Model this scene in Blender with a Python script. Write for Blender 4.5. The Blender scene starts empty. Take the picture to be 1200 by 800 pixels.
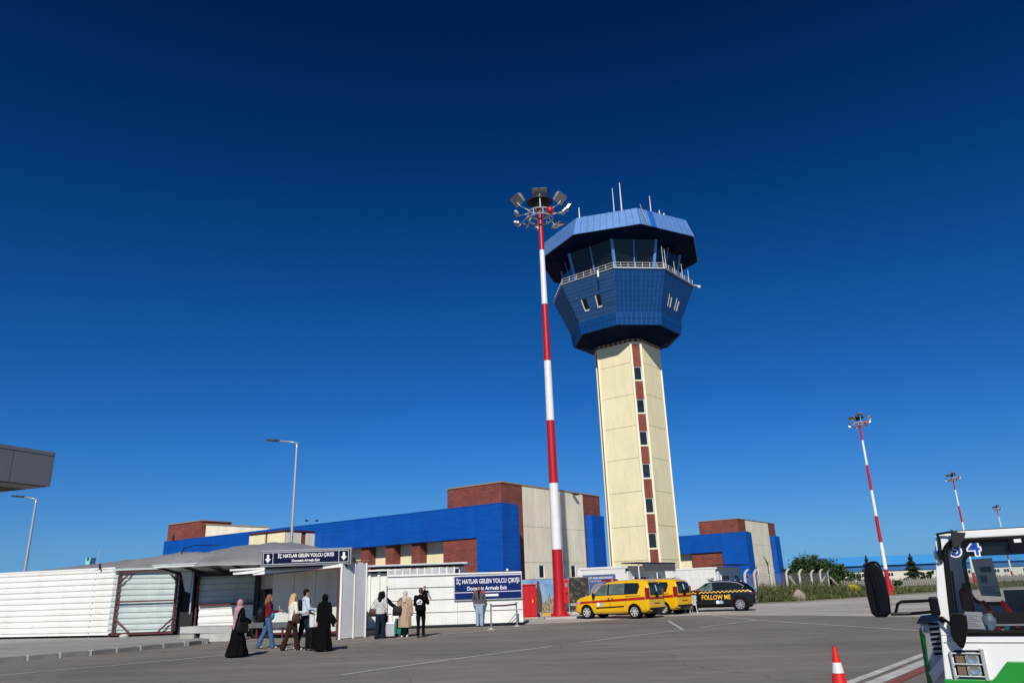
import bpy, bmesh, math, random
import numpy as np
from mathutils import Vector, Matrix, noise
from mathutils.bvhtree import BVHTree
R = math.radians
random.seed(7)
rng = np.random.default_rng(11)
scene = bpy.context.scene
COL = scene.collection

# ---------------------------------------------------------------- camera
cd = bpy.data.cameras.new('camera')
cam = bpy.data.objects.new('camera', cd)
COL.objects.link(cam)
cd.sensor_width = 36.0
cd.lens = 36.0 * 880.0 / 1200.0
cd.clip_start = 0.1
cd.clip_end = 12000
PITCH, ROLL = R(18.2), R(2.0)
cam.matrix_world = (Matrix.Translation((0, 0, 1.6)) @ Matrix.Rotation(R(90) + PITCH, 4, 'X')
                    @ Matrix.Rotation(-ROLL, 4, 'Z'))
scene.camera = cam
scene.render.resolution_x, scene.render.resolution_y = 1024, 682

# ---------------------------------------------------------------- sky, sun, exposure
SUN_AZ, SUN_EL = R(5.3), R(36.0)          # the sun stands behind the camera, slightly to its left
world = bpy.data.worlds.new('World')
scene.world = world
world.use_nodes = True
wn, wl = world.node_tree.nodes, world.node_tree.links
for n in list(wn): wn.remove(n)
sky = wn.new('ShaderNodeTexSky')
sky.sky_type = 'NISHITA'
sky.sun_disc = False
sky.sun_elevation = SUN_EL
sky.sun_rotation = R(180) + SUN_AZ
sky.altitude = 900
sky.air_density = 1.0
sky.dust_density = 0.35
sky.ozone_density = 3.0
# deep, clear high-altitude gradient: the sky model graded by elevation, the same in every direction
geo = wn.new('ShaderNodeTexCoord'); sepz = wn.new('ShaderNodeSeparateXYZ'); ramp = wn.new('ShaderNodeValToRGB')
cr = ramp.color_ramp
for i, (p_, c_) in enumerate([(0.0,(.165,.40,.88)),(.06,(.200,.43,.76)),(.17,(.104,.405,.785)),(.253,(.063,.347,.739)),(.355,(.035,.31,.642)),(.498,(.012,.211,.502)),(.652,(.008,.118,.312)),(1.0,(.010,.10,.26))]):
    e_ = cr.elements[i] if i < 2 else cr.elements.new(p_)
    e_.position = p_; e_.color = (*c_, 1)
mulc = wn.new('ShaderNodeMix'); mulc.data_type = 'RGBA'; mulc.blend_type = 'MULTIPLY'; mulc.inputs[0].default_value = 1.0
bg = wn.new('ShaderNodeBackground'); bg.inputs[1].default_value = 0.10
wo = wn.new('ShaderNodeOutputWorld')
wl.new(geo.outputs['Generated'], sepz.inputs[0]); wl.new(sepz.outputs[2], ramp.inputs[0])
wl.new(sky.outputs[0], mulc.inputs[6]); wl.new(ramp.outputs[0], mulc.inputs[7])
wl.new(mulc.outputs[2], bg.inputs[0]); wl.new(bg.outputs[0], wo.inputs[0])

sd = bpy.data.lights.new('sun', 'SUN'); sd.energy = 4.2; sd.angle = R(0.5); sd.color = (1.0, 0.955, 0.88)
sun = bpy.data.objects.new('sun', sd); COL.objects.link(sun)
to_sun = Vector((-math.sin(SUN_AZ) * math.cos(SUN_EL), -math.cos(SUN_AZ) * math.cos(SUN_EL), math.sin(SUN_EL)))
sun.rotation_euler = to_sun.to_track_quat('Z', 'Y').to_euler()
vs = scene.view_settings
vs.view_transform = 'Standard'; vs.look = 'None'; vs.exposure = 0.0; vs.gamma = 1.0; vs.use_curve_mapping = False

# ---------------------------------------------------------------- materials
def mat(name, col, rough=0.6, metal=0.0, var=0.08, scale=3.0, bump=0.0, bscale=40.0, var2=0.0, scale2=0.4, spec=0.5, stretch=None, coat=0.0):
    m = bpy.data.materials.new(name); m.use_nodes = True
    nt = m.node_tree; N, L = nt.nodes, nt.links
    b = N['Principled BSDF']
    b.inputs['Roughness'].default_value = rough
    b.inputs['Metallic'].default_value = metal
    b.inputs['Specular IOR Level'].default_value = spec
    b.inputs['Coat Weight'].default_value = coat
    tc = N.new('ShaderNodeTexCoord'); src = tc.outputs['Object']
    if stretch:
        mp = N.new('ShaderNodeMapping'); mp.inputs['Scale'].default_value = stretch
        L.new(src, mp.inputs[0]); src = mp.outputs[0]
    def nz(sc, detail=5):
        n = N.new('ShaderNodeTexNoise'); n.inputs['Scale'].default_value = sc
        n.inputs['Detail'].default_value = detail; n.inputs['Roughness'].default_value = 0.6
        L.new(src, n.inputs['Vector']); return n.outputs['Fac']
    def vary(cin, fac, amt):
        mr = N.new('ShaderNodeMapRange'); mr.inputs[1].default_value = 0.3; mr.inputs[2].default_value = 0.7
        mr.inputs[3].default_value = 1 - amt; mr.inputs[4].default_value = 1 + amt
        L.new(fac, mr.inputs[0])
        vm = N.new('ShaderNodeVectorMath'); vm.operation = 'SCALE'
        if isinstance(cin, tuple): vm.inputs[0].default_value = cin
        else: L.new(cin, vm.inputs[0])
        L.new(mr.outputs[0], vm.inputs['Scale']); return vm.outputs[0]
    c = vary(tuple(col), nz(scale), var)
    if var2: c = vary(c, nz(scale2, 3), var2)
    L.new(c, b.inputs['Base Color'])
    if bump:
        bp = N.new('ShaderNodeBump'); bp.inputs['Strength'].default_value = bump; bp.inputs['Distance'].default_value = 0.02
        L.new(nz(bscale), bp.inputs['Height']); L.new(bp.outputs[0], b.inputs['Normal'])
    return m

def brick_mat(name, c1, c2, mortar, scale=1.0):
    m = bpy.data.materials.new(name); m.use_nodes = True
    nt = m.node_tree; N, L = nt.nodes, nt.links; b = N['Principled BSDF']; b.inputs['Roughness'].default_value = 0.85
    tc = N.new('ShaderNodeTexCoord'); sp = N.new('ShaderNodeSeparateXYZ'); L.new(tc.outputs['Object'], sp.inputs[0])
    ad = N.new('ShaderNodeMath'); ad.operation = 'ADD'; L.new(sp.outputs[0], ad.inputs[0]); L.new(sp.outputs[1], ad.inputs[1])
    cb = N.new('ShaderNodeCombineXYZ'); L.new(ad.outputs[0], cb.inputs[0]); L.new(sp.outputs[2], cb.inputs[1])
    br = N.new('ShaderNodeTexBrick'); L.new(cb.outputs[0], br.inputs['Vector'])
    br.inputs['Scale'].default_value = scale; br.inputs['Color1'].default_value = (*c1, 1); br.inputs['Color2'].default_value = (*c2, 1)
    br.inputs['Mortar'].default_value = (*mortar, 1); br.inputs['Mortar Size'].default_value = 0.018
    br.inputs['Brick Width'].default_value = 0.42; br.inputs['Row Height'].default_value = 0.14
    n = N.new('ShaderNodeTexNoise'); n.inputs['Scale'].default_value = 0.9; n.inputs['Detail'].default_value = 6
    L.new(tc.outputs['Object'], n.inputs['Vector'])
    mr = N.new('ShaderNodeMapRange'); mr.inputs[1].default_value = .3; mr.inputs[2].default_value = .7; mr.inputs[3].default_value = .8; mr.inputs[4].default_value = 1.2
    L.new(n.outputs['Fac'], mr.inputs[0])
    vm = N.new('ShaderNodeVectorMath'); vm.operation = 'SCALE'; L.new(br.outputs['Color'], vm.inputs[0]); L.new(mr.outputs[0], vm.inputs['Scale'])
    L.new(vm.outputs[0], b.inputs['Base Color'])
    bp = N.new('ShaderNodeBump'); bp.inputs['Strength'].default_value = .4; bp.inputs['Distance'].default_value = .02; bp.invert = True
    L.new(br.outputs['Fac'], bp.inputs['Height']); L.new(bp.outputs[0], b.inputs['Normal'])
    return m

def glass_mat(name, tint=(0.75, 0.8, 0.82), mix=0.25, rough=0.03):
    # thin pane: mostly see-through with a sharp reflection
    m = bpy.data.materials.new(name); m.use_nodes = True
    nt = m.node_tree; N, L = nt.nodes, nt.links
    for n in list(N): N.remove(n)
    o = N.new('ShaderNodeOutputMaterial'); t = N.new('ShaderNodeBsdfTransparent'); t.inputs[0].default_value = (*tint, 1)
    g = N.new('ShaderNodeBsdfGlossy'); g.inputs['Roughness'].default_value = rough
    f = N.new('ShaderNodeFresnel'); f.inputs[0].default_value = 1.5
    ad = N.new('ShaderNodeMath'); ad.operation = 'MULTIPLY'; ad.inputs[1].default_value = 1.0
    L.new(f.outputs[0], ad.inputs[0])
    mx = N.new('ShaderNodeMixShader'); L.new(ad.outputs[0], mx.inputs[0]); L.new(t.outputs[0], mx.inputs[1]); L.new(g.outputs[0], mx.inputs[2])
    L.new(mx.outputs[0], o.inputs[0]); return m

W = {}
W['white'] = mat('white_metal', (.80, .80, .77), .42, 0, .03, 2.0, var2=.05, scale2=.5)
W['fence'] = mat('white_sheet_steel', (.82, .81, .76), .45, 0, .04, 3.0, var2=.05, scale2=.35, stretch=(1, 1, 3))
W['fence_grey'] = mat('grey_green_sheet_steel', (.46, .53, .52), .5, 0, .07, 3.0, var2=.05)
W['panel'] = mat('white_sandwich_panel', (.78, .78, .74), .4, 0, .03, 2.0, var2=.06, scale2=.6)
W['panel_grey'] = mat('pale_grey_panel', (.70, .72, .71), .5, 0, .05, 3.0, var2=.05)
W['lining'] = mat('grey_lining_panel', (.60, .60, .56), .6, 0, .05, 3.0)
W['maroon'] = mat('maroon_painted_steel', (.10, .018, .020), .5, 0, .15, 20)
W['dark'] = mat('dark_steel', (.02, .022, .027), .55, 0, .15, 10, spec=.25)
W['black'] = mat('black_plastic', (.004, .004, .005), .32, 0, .1, 30, spec=.22)
W['rubber'] = mat('rubber', (.008, .008, .009), .7, 0, .1, 30, spec=.12)
W['grey'] = mat('grey_metal', (.28, .29, .30), .45, .3, .08, 10)
W['galv'] = mat('galvanised_steel', (.48, .50, .51), .42, .5, .1, 12)
W['chrome'] = mat('brushed_metal', (.65, .65, .64), .25, .9, .05, 20)
W['tarp'] = mat('grey_tarpaulin', (.25, .25, .255), .55, 0, .10, 4.0, .5, 2.2, var2=.12, scale2=.8)
W['blue'] = mat('royal_blue_cladding', (.002, .082, .40), .55, 0, .05, 2.5, var2=.07, scale2=.35, spec=.2, stretch=(1, 1, 2.5))
W['crown'] = mat('light_blue_cladding', (.115, .25, .54), .38, .1, .06, 1.2, var2=.08, scale2=.3)
W['crown_blue'] = mat('bright_blue_panel', (.015, .12, .48), .35, 0, .03)
W['cab'] = mat('deep_blue_tile', (.003, .060, .215), .4, .0, .09, 1.6, var2=.08, scale2=.4, spec=.25)
W['cab_pale'] = mat('pale_blue_board', (.022, .085, .22), .5, .0, .08, 1.6, var2=.08, scale2=.5, stretch=(1, 1, 4))  # paler, greyer blue on the two rowed left facets
W['cab_joint'] = mat('blue_joint', (.035, .14, .33), .5, 0, .05, spec=.2)
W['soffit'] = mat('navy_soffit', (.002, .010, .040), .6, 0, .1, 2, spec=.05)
W['cream'] = mat('cream_render', (.86, .775, .49), .8, 0, .04, 2.0, .15, 60, var2=.05, scale2=.4, stretch=(1, 1, .5))
W['trim'] = mat('cream_trim', (.86, .80, .56), .7, 0, .03)
W['stone'] = mat('pale_cream_panel', (.82, .76, .585), .85, 0, .05, 2.0, .15, 60, var2=.08, scale2=.5, stretch=(1, 1, .35))
W['brick'] = brick_mat('red_brick', (.29, .068, .046), (.20, .048, .034), (.11, .045, .035))
W['joint'] = mat('brown_joint', (.34, .24, .15), .9)
W['glassdark'] = mat('dark_window_glass', (.006, .008, .012), .05, 0, .2, 1.0, spec=.35)
W['glassgrey'] = mat('grey_window_glass', (.018, .024, .028), .1, 0, .3, 1.0, spec=.45)
W['concrete'] = mat('concrete', (.36, .345, .31), .9, 0, .12, 3, .3, 40, var2=.15, scale2=.6)
W['conc_light'] = mat('light_concrete', (.42, .41, .385), .9, 0, .1, 3, .3, 40, var2=.1)
W['kerb'] = mat('dark_kerb_stone', (.20, .19, .175), .9, 0, .2, 5, .4, 30)
W['mortar'] = mat('pale_mortar', (.48, .46, .42), .95, 0, .15, 8, .4, 40)
W['red'] = mat('red_paint', (.50, .008, .012), .35, 0, .05, 3, spec=.5)
W['redwhite'] = None
W['yellow'] = mat('yellow_car_paint', (.82, .46, .004), .28, 0, .02, 2, coat=.6)
W['carblack'] = mat('black_car_paint', (.004, .005, .007), .25, 0, .05, 2, coat=.35, spec=.35)
W['carred'] = mat('red_stripe_film', (.38, .012, .010), .35, 0, .04)
W['yelfilm'] = mat('yellow_film', (.85, .48, .01), .4, 0, .03)
W['lamp_red'] = mat('red_lens', (.26, .006, .008), .2, 0, .05)
W['lamp_white'] = mat('clear_lens', (.7, .7, .7), .12, .3, .05)
W['navy'] = mat('navy_sign_face', (.003, .018, .115), .5, 0, .04, 3, spec=.12)
W['navy2'] = mat('dark_navy_sign_face', (.003, .007, .036), .55, 0, .04, 3, spec=.1)
W['print'] = mat('white_print', (.85, .85, .85), .5, 0, .01)
W['orange'] = mat('orange_red_cone', (.72, .016, .012), .45, 0, .06, 8)
W['paint'] = mat('road_paint', (.50, .49, .46), .8, 0, .22, 6, var2=.2, scale2=1.2)
W['paint_red'] = mat('red_road_paint', (.26, .07, .055), .8, 0, .2, 6)
W['green'] = mat('green_paint', (.015, .26, .028), .35, 0, .03, 2)
W['gse'] = mat('white_vehicle_paint', (.80, .80, .79), .3, 0, .02, 2, var2=.02, coat=.3)
W['skin'] = mat('skin', (.46, .26, .18), .6, 0, .05, 20)
W['cyan'] = mat('pale_cyan_glass', (.25, .60, .66), .2, 0, .1, .3)
W['rust'] = mat('rusty_edge', (.30,.16,.10), .8, 0, .3, 8)
W['conew'] = mat('cone_white_band', (.78,.78,.77), .4, 0, .04, 6)
W['silver2'] = mat('silver_luggage_shell', (.55,.56,.57), .3, .3, .04, 4)
W['bark'] = mat('bark', (.10, .07, .05), .9, 0, .2, 12)
W['wood'] = mat('grey_wood', (.3, .27, .22), .9, 0, .2, 12)

def board_joints(m, bw, rh, amt):
    nt = m.node_tree; N, L = nt.nodes, nt.links; b = N['Principled BSDF']; lk = b.inputs['Base Color'].links[0]; src = lk.from_socket
    tc = N.new('ShaderNodeTexCoord'); sp = N.new('ShaderNodeSeparateXYZ'); L.new(tc.outputs['Object'], sp.inputs[0])
    ad = N.new('ShaderNodeMath'); ad.operation = 'ADD'; L.new(sp.outputs[0], ad.inputs[0]); L.new(sp.outputs[1], ad.inputs[1])
    cb = N.new('ShaderNodeCombineXYZ'); L.new(ad.outputs[0], cb.inputs[0]); L.new(sp.outputs[2], cb.inputs[1])
    br = N.new('ShaderNodeTexBrick'); br.offset = 0; br.inputs['Scale'].default_value = 1; br.inputs['Brick Width'].default_value = bw; br.inputs['Row Height'].default_value = rh; br.inputs['Mortar Size'].default_value = .012
    br.inputs['Color1'].default_value = (1,1,1,1); br.inputs['Color2'].default_value = (1-amt*.7,)*3+(1,); br.inputs['Mortar'].default_value = (1+amt*2.2,)*3+(1,)
    L.new(cb.outputs[0], br.inputs['Vector'])
    mx = N.new('ShaderNodeMix'); mx.data_type = 'RGBA'; mx.blend_type = 'MULTIPLY'; mx.inputs[0].default_value = 1; L.new(src, mx.inputs[6]); L.new(br.outputs['Color'], mx.inputs[7]); L.new(mx.outputs[2], b.inputs['Base Color'])
    bp = N.new('ShaderNodeBump'); bp.inputs['Strength'].default_value = .3; bp.inputs['Distance'].default_value = .01; bp.invert = True; L.new(br.outputs['Fac'], bp.inputs['Height']); L.new(bp.outputs[0], b.inputs['Normal'])
board_joints(W['blue'], 1.5, .40, .13)
def grime(m, amt, tint=(.75,.70,.60), scale=(1.6,1.6,.16), lo=.50, hi=.72, seed=0.0):
    # irregular run-off streaks and smudges, fixed to the object
    nt = m.node_tree; N, L = nt.nodes, nt.links; b = N['Principled BSDF']; src = b.inputs['Base Color'].links[0].from_socket
    tc = N.new('ShaderNodeTexCoord'); mp = N.new('ShaderNodeMapping'); mp.inputs['Scale'].default_value = scale; mp.inputs['Location'].default_value = (seed,seed,seed); L.new(tc.outputs['Object'], mp.inputs[0])
    n1 = N.new('ShaderNodeTexNoise'); n1.inputs['Scale'].default_value = 1.0; n1.inputs['Detail'].default_value = 7; n1.inputs['Roughness'].default_value = .65; L.new(mp.outputs[0], n1.inputs['Vector'])
    mr = N.new('ShaderNodeMapRange'); mr.inputs[1].default_value = lo; mr.inputs[2].default_value = hi; mr.inputs[3].default_value = 0; mr.inputs[4].default_value = amt; L.new(n1.outputs['Fac'], mr.inputs[0])
    mx = N.new('ShaderNodeMix'); mx.data_type = 'RGBA'; mx.blend_type = 'MULTIPLY'; L.new(mr.outputs[0], mx.inputs[0]); L.new(src, mx.inputs[6]); mx.inputs[7].default_value = (*tint,1); L.new(mx.outputs[2], b.inputs['Base Color'])
for k_, a_m in (('cream',.32),('trim',.25),('stone',.38),('fence',.45),('panel',.40),('white',.3),('fence_grey',.5),('lining',.5),('panel_grey',.4)): grime(W[k_], a_m)
grime(W['blue'], .5, (1.5,1.35,1.2), (.9,.9,.12)); grime(W['blue'], .5, (.6,.7,.8), (.5,.5,.3), .52, .7, 7.0)

# ---------------------------------------------------------------- mesh helpers
class MB:
    def __init__(s): s.v = []; s.f = []
    def add(s, v, f):
        o = len(s.v); s.v += [tuple(p) for p in v]; s.f += [tuple(i + o for i in q) for q in f]; return s
    def box(s, x0, x1, y0, y1, z0, z1):
        return s.add([(x0,y0,z0),(x1,y0,z0),(x1,y1,z0),(x0,y1,z0),(x0,y0,z1),(x1,y0,z1),(x1,y1,z1),(x0,y1,z1)],
                     [(0,3,2,1),(4,5,6,7),(0,1,5,4),(1,2,6,5),(2,3,7,6),(3,0,4,7)])
    def slab(s, quad, th):
        # quad: 4 points counter-clockwise seen from outside; thickness goes outward
        q = [Vector(p) for p in quad]; n = (q[1]-q[0]).cross(q[3]-q[0]).normalized() * th
        return s.add(q + [p + n for p in q], [(0,3,2,1),(4,5,6,7),(0,1,5,4),(1,2,6,5),(2,3,7,6),(3,0,4,7)])
    def prism(s, poly, z0, z1):
        n = len(poly)
        return s.add([(x,y,z0) for x,y in poly] + [(x,y,z1) for x,y in poly],
                     [tuple(range(n-1,-1,-1)), tuple(range(n,2*n))] + [(i,(i+1)%n,n+(i+1)%n,n+i) for i in range(n)])
    def extr(s, poly, off):
        # poly: 3-D outline, off: vector
        n = len(poly); o = Vector(off)
        return s.add([Vector(p) for p in poly] + [Vector(p) + o for p in poly],
                     [tuple(range(n-1,-1,-1)), tuple(range(n,2*n))] + [(i,(i+1)%n,n+(i+1)%n,n+i) for i in range(n)])
    def rings(s, rings, cap=True, close=True):
        n = len(rings[0]); o = len(s.v)
        for r in rings: s.v += [tuple(p) for p in r]
        for k in range(len(rings)-1):
            a, b = o + k*n, o + (k+1)*n
            for i in range(n if close else n-1):
                j = (i+1) % n; s.f.append((a+i, a+j, b+j, b+i))
        if cap:
            s.f.append(tuple(o+i for i in range(n-1,-1,-1))); a = o+(len(rings)-1)*n; s.f.append(tuple(a+i for i in range(n)))
        return s
    def tube(s, pts, r, n=8, cap=True):
        pts = [Vector(p) for p in pts]; rs = r if isinstance(r, (list, tuple)) else [r]*len(pts); out = []
        for i, p in enumerate(pts):
            d = (pts[min(i+1,len(pts)-1)] - pts[max(i-1,0)]).normalized()
            a = d.orthogonal().normalized() if abs(d.z) > .95 or True else None
            up = Vector((0,0,1)) if abs(d.z) < .9 else Vector((0,1,0))
            a = d.cross(up).normalized(); b = a.cross(d).normalized()
            out.append([p + (a*math.cos(t) + b*math.sin(t))*rs[i] for t in [2*math.pi*k/n for k in range(n)]])
        # consistent outward orientation
        out = [list(reversed(q)) for q in out]
        return s.rings(out, cap)
    def cyl(s, x, y, z0, z1, r0, r1=None, n=16):
        r1 = r0 if r1 is None else r1
        return s.rings([[(x+r*math.cos(2*math.pi*k/n), y+r*math.sin(2*math.pi*k/n), z) for k in range(n)] for r, z in ((r0,z0),(r1,z1))])
    def ell(s, c, r, nu=12, nv=8, rot=None):
        rg = []
        for j in range(nv+1):
            t = -math.pi/2 + math.pi*(j if 0 < j < nv else (0.12 if j == 0 else nv-.12))/nv
            q = []
            for i in range(nu):
                a = 2*math.pi*i/nu
                p = Vector((r[0]*math.cos(t)*math.cos(a), r[1]*math.cos(t)*math.sin(a), r[2]*math.sin(t)))
                if rot: p = rot @ p
                q.append(Vector(c)+p)
            rg.append(q)
        return s.rings(rg)
    def cap2(s, p0, p1, r0, r1, n=10):
        # tapered capsule
        p0, p1 = Vector(p0), Vector(p1); d = (p1-p0)
        if d.length < 1e-5: return s.ell(p0, (r0,)*3)
        d.normalize()
        pts = [p0-d*r0*.95, p0-d*r0*.7, p0, p1, p1+d*r1*.7, p1+d*r1*.95]
        return s.tube(pts, [r0*.3, r0*.75, r0, r1, r1*.75, r1*.3], n)
    def build(s, name, m, parent=None, smooth=False, bevel=0, kind=None, label=None, loc=None, angle=None):
        me = bpy.data.meshes.new(name); me.from_pydata([tuple(p) for p in s.v], [], s.f); me.validate()
        return mk(name, me, m, parent, smooth, bevel, kind, label, loc, angle)

def mk(name, me, m, parent=None, smooth=False, bevel=0, kind=None, label=None, loc=None, angle=None):
    o = bpy.data.objects.new(name, me); COL.objects.link(o)
    if m is not None and not me.materials: me.materials.append(m)
    if parent is not None: o.parent = parent
    if smooth:
        me.polygons.foreach_set('use_smooth', [True]*len(me.polygons))
        if angle: me.set_sharp_from_angle(angle=R(angle))
    if bevel:
        b = o.modifiers.new('bevel', 'BEVEL'); b.width = bevel; b.segments = 2; b.limit_method = 'ANGLE'
    if kind: o['kind'] = kind
    if label: o['label'] = label
    if loc is not None: o.location = loc
    return o

def thing(name, label, cat, loc=(0,0,0), rz=0.0, group=None):
    o = bpy.data.objects.new(name, None); COL.objects.link(o); o.empty_display_size = .3
    o.location = loc; o.rotation_euler = (0,0,rz); o['label'] = label; o['category'] = cat
    if group: o['group'] = group
    return o
def tag(o, label, cat, group=None):
    o['label'] = label; o['category'] = cat
    if group: o['group'] = group
    return o
def dup(root, label=None, group=None, loc=None, rz=None):
    r = root.copy(); COL.objects.link(r)
    if label: r['label'] = label
    if group: r['group'] = group
    if loc is not None: r.location = loc
    if rz is not None: r.rotation_euler = (0,0,rz)
    for ch in list(root.children):
        c = ch.copy(); COL.objects.link(c); c.parent = r
        for g in list(ch.children):
            d = g.copy(); COL.objects.link(d); d.parent = c
    return r
WORK = bpy.data.scenes.new('workbench')      # empty side scene where modifiers are baked quickly; removed at the end
def evalmesh(o):
    inwork = o.name in WORK.collection.objects
    if not inwork: WORK.collection.objects.link(o)
    with bpy.context.temp_override(scene=WORK, view_layer=WORK.view_layers[0]):
        dg = bpy.context.evaluated_depsgraph_get()
        me = bpy.data.meshes.new_from_object(o.evaluated_get(dg))
    WORK.collection.objects.unlink(o)
    return me
def part(name, m, parent, *boxes, **k):
    b = MB()
    for x in boxes: b.box(*x)
    return b.build(name, m, parent, **k)

def text_mesh(body, size, bold=0.0, sx=1.0):
    cu = bpy.data.curves.new('text', 'FONT'); cu.body = body; cu.size = size; cu.align_x = 'CENTER'; cu.align_y = 'CENTER'
    cu.offset = bold; cu.resolution_u = 3; cu.extrude = 0
    o = bpy.data.objects.new('text', cu); COL.objects.link(o)
    me = evalmesh(o); bpy.data.objects.remove(o)
    return [(v.co.x*sx, v.co.y) for v in me.vertices], [tuple(p.vertices) for p in me.polygons]
def put_text(body, size, origin, ux, uz, m, parent, name='lettering', bold=0.0, sx=1.0, label=None):
    v, f = text_mesh(body, size, bold, sx)
    o, ux, uz = Vector(origin), Vector(ux), Vector(uz)
    return MB().add([o+ux*a+uz*b for a, b in v], f).build(name, m, parent, label=label)

# ================================================================ GROUND
def sheet(name, poly, z, m):
    me = bpy.data.meshes.new(name); me.from_pydata([(x,y,z) for x,y in poly], [], [tuple(range(len(poly)))])
    o = mk(name, me, m); o['kind'] = 'structure'
    if me.polygons[0].normal.z < 0: me.flip_normals()
    return o
def ground_mat(name, col, dark, streak=.2, fine=.12, crack=0.0, rough=.9):
    m = bpy.data.materials.new(name); m.use_nodes = True
    nt = m.node_tree; N, L = nt.nodes, nt.links; b = N['Principled BSDF']; b.inputs['Roughness'].default_value = rough
    b.inputs['Specular IOR Level'].default_value = .3
    tc = N.new('ShaderNodeTexCoord')
    def nz(scale, st=(1,1,1), detail=6, rot=0):
        mp = N.new('ShaderNodeMapping'); mp.inputs['Scale'].default_value = st; mp.inputs['Rotation'].default_value = (0,0,rot); L.new(tc.outputs['Object'], mp.inputs[0])
        n = N.new('ShaderNodeTexNoise'); n.inputs['Scale'].default_value = scale; n.inputs['Detail'].default_value = detail; L.new(mp.outputs[0], n.inputs['Vector']); return n.outputs['Fac']
    def rmp(fac, a, c, lo, hi):
        mr = N.new('ShaderNodeMapRange'); mr.inputs[1].default_value = a; mr.inputs[2].default_value = c; mr.inputs[3].default_value = lo; mr.inputs[4].default_value = hi; L.new(fac, mr.inputs[0]); return mr.outputs[0]
    mx = N.new('ShaderNodeMix'); mx.data_type = 'RGBA'; mx.inputs[6].default_value = (*col,1); mx.inputs[7].default_value = (*dark,1)
    L.new(rmp(nz(.16, detail=5), .38, .66, 0, 1), mx.inputs[0])
    out = mx.outputs[2]
    for fac, amt in ((nz(.5, (.12,1.6,1), rot=R(-38)), streak), (nz(1.3, (1,1,1)), streak*.6), (nz(28., (1,1,1), 3), fine), (nz(.7, (.05,2.6,1), 4, R(25)), streak*.7)):
        vm = N.new('ShaderNodeVectorMath'); vm.operation = 'SCALE'; L.new(out, vm.inputs[0]); L.new(rmp(fac, .3, .7, 1-amt, 1+amt), vm.inputs['Scale']); out = vm.outputs[0]
    if crack and name.startswith('worn'):
        # irregular darker repair patches and tyre scuffs
        for sc, st_, a0, a1, lo in ((.22,(1,.35,1),.60,.63,.90),(1.1,(.08,1.2,1),.66,.74,.80)):
            vm = N.new('ShaderNodeVectorMath'); vm.operation = 'SCALE'; L.new(out, vm.inputs[0]); L.new(rmp(nz(sc, st_, 3, R(-30)), a0, a1, 1, lo), vm.inputs['Scale']); out = vm.outputs[0]
    if crack:
        v = N.new('ShaderNodeTexVoronoi'); v.feature = 'DISTANCE_TO_EDGE'; v.inputs['Scale'].default_value = .22
        wp = N.new('ShaderNodeTexNoise'); wp.inputs['Scale'].default_value = .8; wp.inputs['Detail'].default_value = 4; L.new(tc.outputs['Object'], wp.inputs['Vector'])
        av = N.new('ShaderNodeVectorMath'); av.operation = 'ADD'; L.new(tc.outputs['Object'], av.inputs[0]); L.new(wp.outputs['Color'], av.inputs[1]); L.new(av.outputs[0], v.inputs['Vector'])
        vm = N.new('ShaderNodeVectorMath'); vm.operation = 'SCALE'; L.new(out, vm.inputs[0]); L.new(rmp(v.outputs['Distance'], 0, .006, 1-crack, 1), vm.inputs['Scale']); out = vm.outputs[0]
    L.new(out, b.inputs['Base Color'])
    bp = N.new('ShaderNodeBump'); bp.inputs['Strength'].default_value = .35; bp.inputs['Distance'].default_value = .012
    L.new(nz(55, detail=2), bp.inputs['Height']); L.new(bp.outputs[0], b.inputs['Normal'])
    return m
W['asphalt'] = ground_mat('worn_asphalt', (.228,.206,.178), (.175,.158,.137), .12, .18, .32)
W['apron'] = ground_mat('bleached_concrete_apron', (.50,.465,.42), (.36,.335,.30), .16, .1, .3)
W['pave'] = ground_mat('grey_concrete_pavement', (.36,.35,.325), (.27,.26,.245), .12, .12)
W['earth'] = ground_mat('dry_grass_earth', (.13,.11,.055), (.06,.07,.03), .2, .3)
W['gravel'] = ground_mat('gravel_edge', (.40,.36,.28), (.24,.21,.16), .2, .4)

sheet('ground', [(-6000,-3000),(6000,-3000),(6000,9000),(-6000,9000)], 0, W['asphalt'])
sheet('apron', [(0.2,37.4),(3.0,38.0),(6.6,41.3),(9.2,40.9),(13.3,36.1),(16.0,31.5),(30,8),(70,-10),(200,40),(160,170),(60,130),(30,66.5),(17,58.5),(14,62),(6,62),(-1.0,50),(-.2,40)], .004, W['apron'])
sheet('grass_field', [(16.2,57.9),(20.5,59.2),(24.8,62.4),(30,67.4),(37.4,73),(60,90),(130,120),(2600,900),(2600,4200),(60,4200),(40,110),(15,80)], .012, W['earth'])
sheet('gravel_verge', [(13.5,55.2),(16.63,56.8),(20.6,57.6),(24.8,60.8),(30,65.8),(37.4,71.4),(60,88),(60,90.2),(37.4,73.4),(30,67.9),(24.8,62.9),(20.6,59.8),(16.3,58.7),(13.5,58)], .016, W['gravel'])

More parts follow.
